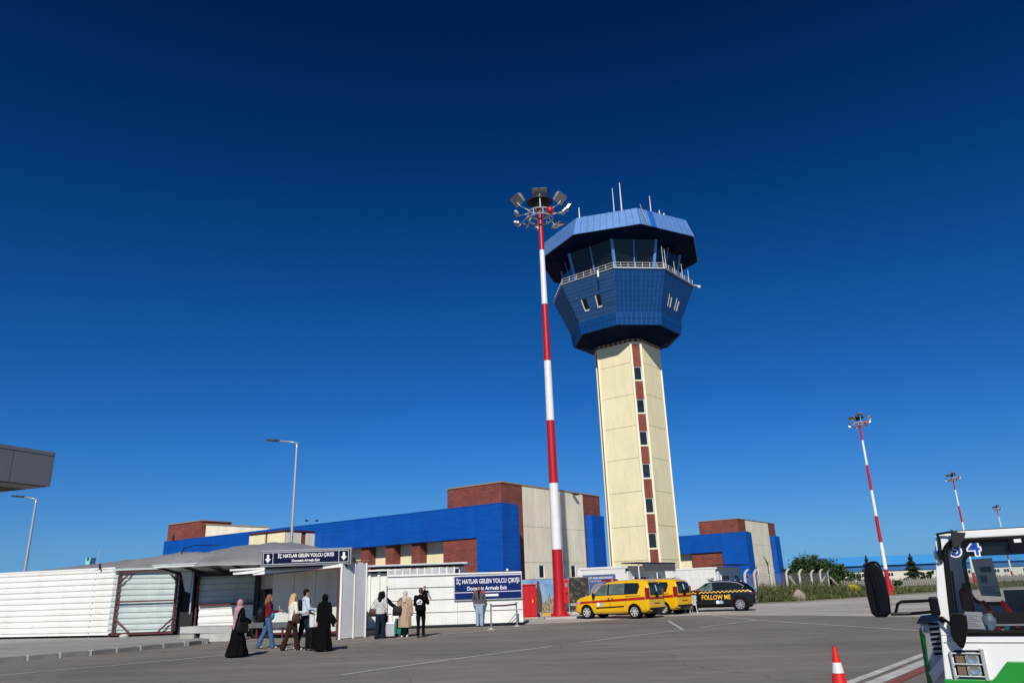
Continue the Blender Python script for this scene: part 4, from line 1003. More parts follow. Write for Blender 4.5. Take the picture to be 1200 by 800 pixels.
# traffic cone
cn_ = thing('traffic_cone', 'orange traffic cone with one white band near the white vehicle', 'traffic cone', (4.07,10.62,0))
def cz(z0,z1,ra,rb,m,name,par): 
    return MB().cyl(0,0,z0,z1,ra,rb,28).build(name, m, par, True, angle=40)
part('base', W['orange'], cn_, (-.19,.19,-.19,.19,.0,.035), bevel=.012)
rr_ = lambda z: .132 - (z-.03)*.148
cz(.03,.43,rr_(.03),rr_(.43),W['orange'],'cone_body',cn_); cz(.43,.555,rr_(.43)+.002,rr_(.555)+.002,W['conew'] if 'conew' in W else W['print'],'white_band',cn_); cz(.555,.745,rr_(.555),rr_(.745),W['orange'],'cone_tip',cn_)
MB().cyl(0,0,.745,.75,.02,.015,12).build('tip_hole', W['dark'], cn_)

# ================================================================ CARS
def smooth_loft(st, prof_fn, name, m, parent, sub=1):
    rings_ = []
    for s in st: rings_.append(prof_fn(s))
    b = MB().rings(rings_); o = b.build(name, m, parent, True)
    sm = o.modifiers.new('sub','SUBSURF'); sm.levels = sm.render_levels = sub
    me = evalmesh(o); o.modifiers.clear(); old = o.data; o.data = me
    if not me.materials: me.materials.append(m)
    return o
def car_section(s):
    x, zb, zs, zt, w, wt = s
    # closed ring, right side down to the floor and up the left: y+, z
    half = [(0.0,zb),(w*.80,zb),(w*.97,zb+.10),(w,zb+(zs-zb)*.45),(w*.985,zs-.05),(wt+(w-wt)*.72,zs+(zt-zs)*.16),(wt+(w-wt)*.18,zs+(zt-zs)*.78),(wt*.90,zt-.015*(zt-zs>.2)),(wt*.45,zt+.012)]
    ring = [(x,y,z) for y,z in half] + [(x,0,zt+.018)] + [(x,-y,z) for y,z in reversed(half[1:])]
    return ring
def bvh_of(o):
    me = o.data; return BVHTree.FromPolygons([v.co for v in me.vertices], [tuple(p.vertices) for p in me.polygons])
def patch(bv, poly, mode, name, m, parent, off=.006, cuts=3, label=None):
    # poly in 2-D, projected onto the body: mode 'L' (y+ side, coords x,z), 'R' (y-), 'B' (back, coords y,z), 'F' (front), 'T' (top, coords x,y)
    bm = bmesh.new(); vs_ = [bm.verts.new((a,b_,0)) for a,b_ in poly]; bm.faces.new(vs_)
    bmesh.ops.triangulate(bm, faces=bm.faces[:])
    bmesh.ops.subdivide_edges(bm, edges=bm.edges[:], cuts=cuts, use_grid_fill=True)
    V_, F_ = [], [tuple(v.index for v in f.verts) for f in bm.faces] if not bm.verts.index_update() else []
    for v in bm.verts:
        a, b_ = v.co.x, v.co.y
        o, d = {'L': ((a,3,b_),(0,-1,0)), 'R': ((a,-3,b_),(0,1,0)), 'B': ((-5,a,b_),(1,0,0)), 'F': ((5,a,b_),(-1,0,0)), 'T': ((a,b_,5),(0,0,-1))}[mode]
        h, n, i_, dist = bv.ray_cast(Vector(o), Vector(d))
        if h is None:
            h, n, i_, dist = bv.find_nearest(Vector((a,1,b_)) if mode=='L' else Vector((a,-1,b_)) if mode=='R' else Vector((-2.2,a,b_)) if mode=='B' else Vector((2.2,a,b_)) if mode=='F' else Vector((a,b_,1.8)))
        if n.dot(Vector(d)) > 0: n = -n
        V_.append(h + n*off)
    bm.free()
    me = bpy.data.meshes.new(name); me.from_pydata(V_, [], F_); me.update()
    bm = bmesh.new(); bm.from_mesh(me); bmesh.ops.recalc_face_normals(bm, faces=bm.faces[:])
    bm.to_mesh(me); bm.free()
    # make normals face outward
    want = {'L':Vector((0,1,0)),'R':Vector((0,-1,0)),'B':Vector((-1,0,0)),'F':Vector((1,0,0)),'T':Vector((0,0,1))}[mode]
    if sum((p.normal.dot(want) for p in me.polygons)) < 0: me.flip_normals()
    return mk(name, me, m, parent, True, label=label)
def wheel(parent, x, y, r, side, rimm, spokes=7, width=.2):
    # axis along y, outer face at side*...
    def R_(rad, yy, n=28): return [(x+rad*math.cos(2*math.pi*k/n), y+side*yy, r+rad*math.sin(2*math.pi*k/n)) for k in range(n)]
    prof = [(r*.62,-width),(r*.93,-width),(r,-width*.85),(r,-.03),(r*.93,0.0),(r*.66,.008),(r*.64,-.02)]
    rr = [R_(a,b_) for a,b_ in prof]
    if side > 0: rr = [list(reversed(q)) for q in rr]
    w = thing_part('wheel', parent)
    t_ = MB().rings(rr, False).build('tyre', W['rubber'], parent, True, angle=40)
    rim = MB(); rr = [R_(a,b_) for a,b_ in [(r*.66,.0),(r*.62,-.015),(r*.58,-.06),(r*.57,-.12),(.02,-.12)]]
    rr = [list(reversed(q)) for q in rr] if side > 0 else rr
    MB().rings(rr, False).build('rim_barrel', W['black'], t_, True, angle=40)
    for k in range(spokes):
        a = 2*math.pi*k/spokes+.3; ca, sa = math.cos(a), math.sin(a); px, pz = -sa, ca
        def Q(rad, wd, yy): return (x+rad*ca+wd*px, y+side*yy, r+rad*sa+wd*pz)
        rim.rings([[Q(.03,-.028,-.05),Q(.03,.028,-.05),Q(.03,.028,-.015),Q(.03,-.028,-.015)],[Q(r*.62,-.034,-.03),Q(r*.62,.034,-.03),Q(r*.62,.034,-.005),Q(r*.62,-.034,-.005)]])
    rim.rings([[(x+q*math.cos(2*math.pi*k/24), y+side*yy, r+q*math.sin(2*math.pi*k/24)) for k in range(24)] for q,yy in ((r*.64,-.01),(r*.67,.006),(r*.60,.006),(r*.60,-.02))], False)
    rim.rings([[(x+.055*math.cos(2*math.pi*k/12), y+side*yy, r+.055*math.sin(2*math.pi*k/12)) for k in range(12)] for yy in (-.06,.004)])
    rim.build('rim', rimm, t_, True, angle=30)
    return t_
def thing_part(*a): return None

def finish_body(o, wheels_x, w, rcut, parent, m):
    bmx = bmesh.new(); bmx.from_mesh(o.data); bmesh.ops.recalc_face_normals(bmx, faces=bmx.faces[:]); bmx.to_mesh(o.data); bmx.free()
    for x in wheels_x:
        for s in (-1,1):
            cb = MB().rings([[(x+rcut*math.cos(2*math.pi*k/32), s*yy, .34+rcut*math.sin(2*math.pi*k/32)) for k in range(32)] for yy in (w-.30, w+.3)])
            c = cb.build('cut', None, parent); 
            bmx = bmesh.new(); bmx.from_mesh(c.data); bmesh.ops.recalc_face_normals(bmx, faces=bmx.faces[:]); bmx.to_mesh(c.data); bmx.free()
            md = o.modifiers.new('b','BOOLEAN'); md.operation = 'DIFFERENCE'; md.solver = 'EXACT'; md.object = c; WORK.collection.objects.link(c)
            me = evalmesh(o); o.modifiers.clear(); o.data = me; bpy.data.objects.remove(c)
            # dark liner
            MB().rings([[(x+(rcut-.008)*math.cos(math.pi*k/16-.35), s*yy, .34+(rcut-.008)*math.sin(math.pi*k/16-.35)) for k in range(20)] for yy in (w-.30, w-.05)], False, False).build('wheel_arch_liner', W['rubber'], parent)
            MB().add([(x+rcut*.98*math.cos(2*math.pi*k/24), s*(w-.285), .34+rcut*.98*math.sin(2*math.pi*k/24)) for k in range(24)], [tuple(range(24))]).build('wheel_arch_liner', W['rubber'], parent)
    me = o.data; me.polygons.foreach_set('use_smooth', [True]*len(me.polygons)); me.set_sharp_from_angle(angle=R(38))
W['silver'] = mat('alloy_rim', (.50,.50,.50), .45, .0, .05, 8)
W['carglass'] = mat('tinted_car_glass', (.012,.018,.018), .04, 0, .1, 2, spec=.9)
W['carglass2'] = mat('green_tinted_car_glass', (.10,.14,.13), .08, 0, .5, 2.2, spec=.7)

def yellow_van(name, label, loc, rz, full=True):
    t = thing(name, label, 'car', loc, rz, 'yellow airport cars')
    st = [(2.20,.36,.62,.70,.60,.50),(2.16,.27,.72,.84,.76,.64),(2.02,.22,.86,.98,.86,.74),(1.7,.21,.95,1.07,.905,.80),(1.35,.21,1.00,1.14,.915,.80),(1.12,.21,1.02,1.20,.915,.76),
          (.80,.21,1.04,1.46,.915,.73),(.45,.21,1.06,1.70,.915,.72),(.15,.21,1.07,1.79,.915,.72),(-.5,.21,1.08,1.835,.915,.72),(-1.3,.21,1.09,1.835,.915,.715),(-1.85,.22,1.09,1.80,.905,.70),(-2.08,.25,1.08,1.73,.895,.685),(-2.17,.30,1.05,1.55,.88,.69),(-2.20,.34,.98,1.32,.86,.72)]
    o = smooth_loft(st[::-1], lambda s: car_section(s), 'body', W['yellow'], t, 2)
    bv = bvh_of(o)
    finish_body(o, (1.38,-1.38), .915, .375, t, W['yellow'])
    for s, md in ((1,'L'),(-1,'R')):
        patch(bv, [(1.02,1.13),(.47,1.62),(.12,1.66),(.12,1.12)], md, 'side_window', W['carglass2'] if s>0 else W['carglass'], t, .016, 5)
        patch(bv, [(.04,1.12),(.04,1.665),(-.86,1.685),(-.86,1.14)], md, 'side_window', W['carglass2'] if s>0 else W['carglass'], t)
        patch(bv, [(-.92,1.14),(-.92,1.685),(-1.62,1.67),(-1.70,1.5),(-1.60,1.20)], md, 'side_window', W['carglass'], t)
        patch(bv, [(.12,1.12),(.12,1.66),(.04,1.665),(.04,1.12)], md, 'door_pillar', W['black'], t, .008, 2); patch(bv, [(-.86,1.14),(-.86,1.685),(-.92,1.685),(-.92,1.14)], md, 'door_pillar', W['black'], t, .008, 2)
        patch(bv, [(1.02,1.10),(.98,1.14),(-1.60,1.19),(-1.62,1.16)], md, 'window_seal', W['black'], t, .009, 3)
        # red stripe
        patch(bv, [(2.0,.72),(2.0,.83),(1.0,.87),(-.2,.93),(-2.0,1.02),(-2.0,.88),(-.2,.82),(1.0,.77)], md, 'red_stripe', W['carred'], t, .004, 5)
        for a_, z0, z1 in ((.93,.3,1.1),(-.02,.3,1.66),(-.02,.3,1.1)): patch(bv, [(a_,z0),(a_,z1),(a_-.014,z1),(a_-.014,z0)], md, 'panel_gap', W['black'], t, .005, 2)
        patch(bv, [(-.93,.55),(-.93,1.1),(-.944,1.1),(-.944,.55)], md, 'panel_gap', W['black'], t, .005, 2)
        patch(bv, [(.80,.50),(.80,.56),(-.83,.62),(-.83,.56)], md, 'side_moulding', W['black'], t, .018, 3)
        patch(bv, [(-.95,1.06),(-.95,1.035),(-1.75,1.065),(-1.75,1.09)], md, 'door_rail', W['black'], t, .008, 3)
        for a_ in (.08,-.14): patch(bv, [(a_,.86),(a_,1.0),(a_-.07,1.0),(a_-.07,.86)], md, 'door_handle', W['black'], t, .02, 2)
        for cx, mm in ((.66,W['print']),(.47,W['sticker'])):
            patch(bv, [(cx+.085*math.cos(2*math.pi*k/12), .70+.10*math.sin(2*math.pi*k/12)) for k in range(12)], md, 'round_sticker', mm, t, .009, 1)
        b = MB().ell((.86, s*1.02, 1.13),(.09,.08,.13),10,8); b.build('wing_mirror', W['black'], t, True)
        wl_ = wheel(t, 1.38, s*.90, .33, s, W['silver']); wheel(t, -1.38, s*.90, .33, s, W['silver'])
        # tail lamp
        MB().rings([[(x_,s*y_,z_) for x_,y_ in ((-2.205,.72),(-2.175,.88),(-2.05,.925),(-2.05,.78))] for z_ in (.90,1.44)]).build('tail_lamp', W['lamp_red'], t, bevel=.015)
        patch(bv, [(s*.74,.66),(s*.74,.86),(s*.52,.84),(s*.50,.66)], 'F', 'headlight', W['lamp_white'], t, .015, 3)
        patch(bv, [(2.02,.68),(1.72,.92),(1.66,.90),(1.92,.66)], md, 'headlight', W['lamp_white'], t, .012, 3)
    patch(bv, [(-.66,1.08),(.66,1.08),(.64,1.60),(.55,1.68),(-.55,1.68),(-.64,1.60)], 'B', 'rear_window', W['carglass'], t, .012, 4)
    patch(bv, [(-.80,.88),(.80,.88),(.80,1.0),(-.80,1.0)], 'B', 'red_stripe', W['carred'], t, .006, 4)
    patch(bv, [(-.28,.68),(.28,.68),(.28,.72),(-.28,.72)], 'B', 'plate_recess', W['black'], t, .01, 2)
    patch(bv, [(-.82,.27),(.82,.27),(.82,.50),(-.82,.50)], 'B', 'rear_bumper', W['black'] if full else W['black'], t, .035, 3)
    patch(bv, [(-.50,.30),(.50,.30),(.50,.55),(-.50,.55)], 'F', 'grille', W['black'], t, .02, 3)
    patch(bv, [(-.62,1.24),(.62,1.24),(.60,1.66),(-.60,1.66)], 'F', 'windscreen', W['carglass'], t, .008, 4)
    h = bv.ray_cast(Vector((-5,.02,1.42)), Vector((1,0,0)))[0]
    put_text('1', .36, (h.x-.07, .10, 1.40), (0,-1,0), (.22,0,.97), W['print'], t, 'number', bold=.022)
    MB().ell((-2.235,0,1.06),(.05,.16,.10),10,6).build('tailgate_badge', W['black'], t, True)
    MB().tube([(-2.24,0,1.12),(-2.18,.32,1.30)], .015, 5).build('wiper', W['black'], t)
    MB().rings([[(.42+dx, yy, 1.80+dz) for dx,dz in ((-.16,0),(.16,0),(.13,.10),(-.13,.10))] for yy in (-.62,-.10)]).build('beacon', W['lamp_red'], t); MB().rings([[(.42+dx, yy, 1.80+dz) for dx,dz in ((-.16,0),(.16,0),(.13,.10),(-.13,.10))] for yy in (.10,.62)]).build('beacon', W['lamp_red'], t)
    part('beacon_base', W['grey'], t, (.30,.54,-.66,.66,1.765,1.80)); part('beacon_centre', W['lamp_white'], t, (.30,.54,-.099,.099,1.801,1.89))
    MB().tube([(-1.5,0,1.84),(-1.9,0,1.95)], .01, 4).build('aerial', W['black'], t)
    part('underbody', W['rubber'], t, (-1.95,1.95,-.70,.70,.20,.32))
    if not full:
        for s in (-1,1): MB().tube([(.2,s*.62,1.84),(-1.7,s*.62,1.86)], .022, 6).build('roof_rail', W['galv'], t)
    return t
W['sticker'] = mat('pale_blue_sticker', (.25,.50,.68), .5)
HD = math.atan2(.60,-.80)
v1 = yellow_van('yellow_van', 'nearest yellow compact van with red beacon bar and red side stripe', (5.0,40.9,0), HD)
v2 = yellow_van('yellow_van', 'second yellow van, half hidden behind the first and with roof rails', (7.15,44.4,0), math.atan2(.64,-.77), False)

def suv():
    t = thing('follow_me_car', 'black sport utility car with yellow FOLLOW ME lettering and checker stripe', 'car', (11.15,45.7,0), math.atan2(.34,-.94))
    st = [(2.30,.42,.66,.74,.62,.52),(2.26,.32,.78,.90,.80,.66),(2.10,.25,.90,1.02,.90,.76),(1.7,.24,.98,1.09,.935,.80),(1.25,.24,1.02,1.14,.94,.80),(.95,.24,1.04,1.20,.94,.76),
          (.60,.24,1.05,1.42,.94,.70),(.25,.24,1.06,1.60,.94,.67),(-.2,.24,1.07,1.665,.94,.66),(-.8,.24,1.09,1.66,.94,.655),(-1.4,.24,1.11,1.60,.94,.64),(-1.8,.25,1.12,1.50,.93,.62),(-2.08,.30,1.10,1.30,.915,.62),(-2.22,.36,1.02,1.14,.89,.68),(-2.30,.44,.90,1.00,.85,.72)]
    o = smooth_loft(st[::-1], lambda s: car_section(s), 'body', W['carblack'], t, 2)
    bv = bvh_of(o)
    finish_body(o, (1.45,-1.42), .94, .425, t, W['carblack'])
    for s, md in ((1,'L'),(-1,'R')):
        patch(bv, [(.92,1.13),(.35,1.49),(.02,1.54),(.02,1.12)], md, 'side_window', W['carglass2'], t)
        patch(bv, [(-.04,1.12),(-.04,1.545),(-.95,1.53),(-.95,1.15)], md, 'side_window', W['carglass'], t)
        patch(bv, [(-1.0,1.155),(-1.0,1.525),(-1.35,1.48),(-1.62,1.32),(-1.52,1.22)], md, 'side_window', W['carglass'], t)
        rail = MB().tube([(.98,s*.90,1.15),(.35,s*.735,1.545),(-.2,s*.69,1.60),(-.95,s*.69,1.58),(-1.40,s*.70,1.50),(-1.72,s*.77,1.33),(-1.6,s*.84,1.22)], .016, 5); rail.build('window_trim', W['silver'], t)
        # checker stripe
        for row in range(2):
            b = [];
            for k in range(34):
                if (k+row) % 2: continue
                x0 = 1.95-k*.115; zz = lambda x: .97+.05*(-(x-1.95))/3.8
                patch(bv, [(x0,zz(x0)+row*.05),(x0,zz(x0)+row*.05+.045),(x0-.11,zz(x0-.11)+row*.05+.045),(x0-.11,zz(x0-.11)+row*.05)], md, 'checker_square', W['yelfilm'], t, .006, 0)
        v, f = text_mesh('FOLLOW ME', .335, .006, .84)
        sgn = -1 if s > 0 else 1
        vv = []
        for a, b_ in v:
            h, n, i_, d_ = bv.ray_cast(Vector((-.15+sgn*a*1.0, s*3, .76+b_)), Vector((0,-s,0)))
            vv.append(h + Vector((0,s*.009,0)) if h else Vector((-.15+sgn*a, s*.95, .76+b_)))
        MB().add(vv, f).build('lettering', W['yelfilm'], t)
        for cx, mm in ((-.22,W['print']),(-.42,W['sticker'])):
            patch(bv, [(cx+.10*math.cos(2*math.pi*k/12), .50+.11*math.sin(2*math.pi*k/12)) for k in range(12)], md, 'round_sticker', mm, t, .009, 1)
        patch(bv, [(1.0,.25),(1.0,.42),(-.98,.42),(-.98,.25)], md, 'sill_cladding', W['rubber'], t, .012, 3)
        for x in (1.45,-1.42):
            rg = []
            for q in (.42,.49): rg.append([(x+q*math.cos(math.pi*k/14-.25), .34+q*math.sin(math.pi*k/14-.25)) for k in range(18)])
            v = []; 
            for q in rg: v += [(a, s*(.945), b_) for a,b_ in q]
            MB().add(v, [(k,k+1,18+k+1,18+k) for k in range(17)]).build('arch_cladding', W['rubber'], t)
            wheel(t, x, s*.925, .37, s, W['grey'], 9, .22)
        b = MB().ell((.80, s*1.03, 1.16),(.08,.09,.09),10,8).build('wing_mirror', W['carred'] if s > 0 else W['black'], t, True)
        patch(bv, [(-2.0,.93),(-2.0,1.0),(-2.28,.98),(-2.28,.92)], md, 'tail_lamp', W['lamp_red'], t, .012, 2)
        for a_, z0, z1 in ((.95,.42,1.1),(-.01,.42,1.1),(-1.0,.62,1.12)): patch(bv, [(a_,z0),(a_,z1),(a_-.012,z1),(a_-.012,z0)], md, 'panel_gap', W['rubber'], t, .005, 2)
    patch(bv, [(-.86,.92),(.86,.92),(.86,.97),(-.86,.97)], 'B', 'tail_lamp', W['lamp_red'], t, .014, 3)
    patch(bv, [(-.60,1.12),(.60,1.12),(.54,1.42),(-.54,1.42)], 'B', 'rear_window', W['carglass'], t, .008, 3)
    patch(bv, [(-.84,.32),(.84,.32),(.84,.56),(-.84,.56)], 'B', 'rear_bumper', W['grey'], t, .03, 3)
    patch(bv, [(.45,.66),(.85,.68),(.85,.76),(.45,.74)], 'B', 'yellow_reflector', W['yelfilm'], t, .012, 2)
    patch(bv, [(-.6,1.22),(.6,1.22),(.54,1.52),(-.54,1.52)], 'F', 'windscreen', W['carglass'], t, .008, 4); patch(bv, [(-.7,.45),(.7,.45),(.7,.72),(-.7,.72)], 'F', 'grille', W['rubber'], t, .012, 3)
    part('light_bar_foot', W['black'], t, (.06,.24,-.5,.5,1.63,1.70)); MB().rings([[(.15+dx,yy,1.72+dz) for dx,dz in ((-.16,0),(.16,0),(.12,.10),(-.12,.10))] for yy in (-.62,.62)]).build('light_bar', W['galv'], t, bevel=.02)
    MB().ell((-1.45,0,1.66),(.12,.05,.06),8,6).build('shark_fin_aerial', W['carblack'], t, True)
    part('underbody', W['rubber'], t, (-2.0,2.0,-.72,.72,.22,.35))
    return t
suv()

# white plastic chair between the van and the black car
ch = thing('plastic_chair', 'white plastic garden chair behind the second yellow van', 'chair', (9.35,44.0,0), R(200))
for x in (-.2,.2):
    for y in (-.2,.2): MB().tube([(x*1.15,y*1.2,0),(x,y,.42)], [.016,.022], 6).build('leg', W['white'], ch)
part('seat', W['white'], ch, (-.24,.24,-.23,.23,.42,.45), bevel=.015)
for k in range(5): MB().extr([(-.2+k*.09,.20,.45),(-.15+k*.09,.20,.45),(-.15+k*.09,.30,.88),(-.2+k*.09,.30,.88)], (0,.02,0)).build('backrest_slat', W['white'], ch)
for x in (-.25,.25): MB().tube([(x,-.22,.42),(x,-.2,.64),(x,.24,.66)], .018, 6).build('armrest', W['white'], ch)
MB().tube([(-.22,.30,.88),(0,.31,.91),(.22,.30,.88)], .02, 6).build('top_rail', W['white'], ch)

# ================================================================ PERIMETER FENCE, ROCK, HANGAR
W['picket'] = mat('grey_concrete_picket', (.30,.29,.25), .9, 0, .1, 6)
W['post'] = mat('pale_concrete_post', (.50,.48,.42), .9, 0, .1, 6)
pf = thing('perimeter_fence', 'wire mesh fence on pale concrete posts with bent tops, right of the black car', 'fence', (0,0,0))
pts = [(17.5,61.6),(19.0,64.2),(21.3,67.2),(23.7,70.4),(26.2,74.2),(28.7,78.0),(31.1,82.0),(33.5,86.2)]
for i,(x,y) in enumerate(pts):
    h = 2.45+.05*math.sin(i*2.3)
    MB().rings([[(x+dx+ox, y+dy, z) for dx,dy in ((-.09,-.08),(.09,-.08),(.09,.08),(-.09,.08))] for z, ox in ((0,0),(h-.45,0),(h-.2,.10),(h,.32))]).build('post', W['post'], pf)
b = MB().tube([(pts[3][0]+1.6,pts[3][1]+.6,0),(pts[3][0]+.3,pts[3][1]+.1,1.9)], .08, 4).tube([(pts[7][0]-1.9,pts[7][1]-.5,0),(pts[7][0]-.1,pts[7][1],1.9)], .08, 4).tube([(pts[7][0]+1.6,pts[7][1],0),(pts[7][0]+.1,pts[7][1],1.9)], .08, 4); b.build('brace', W['post'], pf)
ws_ = MB()
for i in range(len(pts)-1):
    (xa,ya),(xb,yb) = pts[i],pts[i+1]
    for k in range(11): z = .1+k*.2; ws_.tube([(xa,ya,z),(xb,yb,z)], .008, 3)
    m_ = 22
    for k in range(m_):
        f0 = k/m_; x0, y0 = xa+(xb-xa)*f0, ya+(yb-ya)*f0; x1, y1 = xa+(xb-xa)*(f0+1/m_), ya+(yb-ya)*(f0+1/m_)
        ws_.tube([(x0,y0,.1),(x0,y0,2.1)], .006, 3)
ws_.build('wire_mesh', W['grey'], pf, kind='stuff')
lf = thing('picket_fence', 'low pale concrete picket fence running far away in front of the blue roofed hangar', 'fence', (0,0,0))
pick = None
for i in range(120):
    f = i/119; x, y = 36.5+f*46, 90+f*24
    h = 1.15
    if pick is None:
        pick = MB().rings([[(dx,dy,z) for dx,dy in ((-w_,-.06),(w_,-.06),(w_,.06),(-w_,.06))] for z,w_ in ((0,.11),(1.0,.11),(1.2,.03))]).build('picket', W['picket'], lf); o = pick
    else: o = pick.copy(); COL.objects.link(o)
    o.location = (x,y,0); o.rotation_euler = (0,0,R(27)); o.scale = (1,1,1+.08*math.sin(i*1.7))
MB().extr([(36.5,90,.35),(82.5,114,.35),(82.5,114,.5),(36.5,90,.5)], (0,.06,0)).extr([(36.5,90,.8),(82.5,114,.8),(82.5,114,.92),(36.5,90,.92)], (0,.06,0)).build('rail', W['picket'], lf)
# boulder
def rock(name, label, loc, r, m, seed=1):
    b = MB().ell((0,0,r[2]*.75), r, 16, 10)
    b.v = [tuple(Vector(p)*(1+.28*noise.noise(Vector(p)*1.3+Vector((seed,0,0))))) for p in b.v]
    o = b.build(name, m, None, True, loc=loc, angle=35); return tag(o, label, 'rock')
W['rock'] = mat('pinkish_boulder', (.33,.28,.23), .95, 0, .35, 2.5, .6, 8, var2=.2, scale2=.8)
rock('boulder', 'large pinkish boulder in the weeds right of the black car', (20.95,60.0,-.08), (.52,.45,.50), W['rock'])

hg = thing('hangar', 'long distant hangar with sky blue roof above a cream wall with small windows', 'hangar', (0,0,0))
W['hroof'] = mat('sky_blue_roof_sheet', (.07,.36,.78), .5, 0, .05, .2, var2=.05, scale2=.05, spec=.3)
W['hband'] = mat('mid_blue_band', (.03,.13,.33), .5, 0, .15, .3)
W['hwall'] = mat('hangar_cream_wall', (.62,.60,.50), .8, 0, .04, .3)
x0, x1, y0 = 103, 205, 262
part('wall', W['hwall'], hg, (x0+4,x1,y0,y0+40,-.5,3.2)); part('blue_band', W['hband'], hg, (x0+2,x1,y0-.4,y0+30,3.2,5.0))
MB().extr([(x0,y0-1.2,5.0),(x0,y0+12,8.2),(x0,y0+32,8.2),(x0,y0+40,5.0)], (x1-x0,0,0)).build('roof', W['hroof'], hg)
k = 0
for i in range(30):
    xx = x0+6+i*3.2
    if i % 3 == 2: continue
    fo = part('window', W['white'], hg, (xx,xx+1.9,y0-.08,y0-.001,1.4,2.6)); part('pane', W['glassdark'], fo, (xx+.1,xx+.85,y0-.12,y0-.081,1.5,2.5)); part('pane', W['glassdark'], fo, (xx+1.05,xx+1.8,y0-.12,y0-.081,1.5,2.5))
fb = thing('glass_tower', 'tiny pale cyan glass building with a thin spire on the left horizon', 'building', (-165.5,300,0))
part('body', W['cyan'], fb, (-.8,.8,-2,2,0,17.2)); MB().tube([(2.5,0,8),(2.9,0,21)], .16, 5).build('spire', W['galv'], fb); part('crown', W['cyan'], fb, (-1.0,-.5,-2,2,17.2,18.4)); part('crown', W['cyan'], fb, (.5,1.0,-2,2,17.2,18.4))
# far hills
hv, n_ = [], 120
for i in range(n_+1):
    a = R(5+75*i/n_); d = 2600; h = 22+26*noise.noise(Vector((i*.09,3,0)))+8*noise.noise(Vector((i*.35,9,0)))
    if a < R(20): h *= max(0,(a-R(5))/R(15))
    hv += [(d*math.sin(a), d*math.cos(a), -2), (d*1.05*math.sin(a), d*1.05*math.cos(a), max(4,h)), (d*1.3*math.sin(a), d*1.3*math.cos(a), -2)]
W['hill'] = mat('far_blue_grey_hill', (.12,.15,.16), .95, 0, .2, .002)
o = MB().add(hv, [(i*3,(i+1)*3,(i+1)*3+1,i*3+1) for i in range(n_)] + [(i*3+1,(i+1)*3+1,(i+1)*3+2,i*3+2) for i in range(n_)]).build('hills', W['hill'], None, True); o['kind'] = 'structure'

# ================================================================ VEGETATION
def leaf_mat(name, c1, c2, c3):
    m = bpy.data.materials.new(name); m.use_nodes = True
    nt = m.node_tree; N, L = nt.nodes, nt.links; b = N['Principled BSDF']; b.inputs['Roughness'].default_value = .55; b.inputs['Specular IOR Level'].default_value = .3
    g = N.new('ShaderNodeNewGeometry'); r = N.new('ShaderNodeValToRGB')
    for i,(p,c) in enumerate(((0,c1),(.55,c2),(1,c3))):
        e = r.color_ramp.elements[i] if i < 2 else r.color_ramp.elements.new(p); e.position = p; e.color = (*c,1)
    L.new(g.outputs['Random Per Island'], r.inputs[0]); L.new(r.outputs[0], b.inputs['Base Color'])
    b.inputs['Subsurface Weight'].default_value = 0.0
    return m
W['leaf'] = leaf_mat('dark_green_leaves', (.018,.040,.012), (.035,.075,.02), (.07,.12,.03))
W['needle'] = leaf_mat('conifer_needles', (.012,.025,.014), (.022,.045,.02), (.04,.065,.03))
W['weed'] = leaf_mat('weeds', (.03,.05,.012), (.085,.10,.03), (.22,.20,.08))
W['bushl'] = leaf_mat('bush_leaves', (.03,.055,.015), (.06,.09,.025), (.10,.13,.035))
W['flower'] = leaf_mat('yellow_flowers', (.60,.45,.01), (.75,.60,.02), (.8,.68,.05))
def leaves(C, S, name, m, parent=None, kind=None, up=None):
    # C: (n,3) centres, S: (n,) sizes; one bent quad per leaf, random orientation
    n = len(C); d1 = rng.normal(size=(n,3)); 
    if up is not None: d1 = d1*.35 + np.array([0,0,1.0])*up
    d1 /= np.linalg.norm(d1,axis=1)[:,None]
    d2 = np.cross(d1, rng.normal(size=(n,3))); d2 /= np.linalg.norm(d2,axis=1)[:,None]
    a, b_ = d1*S[:,None], d2*S[:,None]*(.5 if up is None else .12)
    V = np.stack([C-a, C+b_, C+a, C-b_], 1).reshape(-1,3)
    me = bpy.data.meshes.new(name); me.vertices.add(4*n); me.vertices.foreach_set('co', V.ravel().astype(np.float32))
    me.loops.add(4*n); me.loops.foreach_set('vertex_index', np.arange(4*n,dtype=np.int32))
    me.polygons.add(n); me.polygons.foreach_set('loop_start', np.arange(0,4*n,4,dtype=np.int32)); me.polygons.foreach_set('loop_total', np.full(n,4,dtype=np.int32))
    me.update(); me.validate()
    return mk(name, me, m, parent, kind=kind)
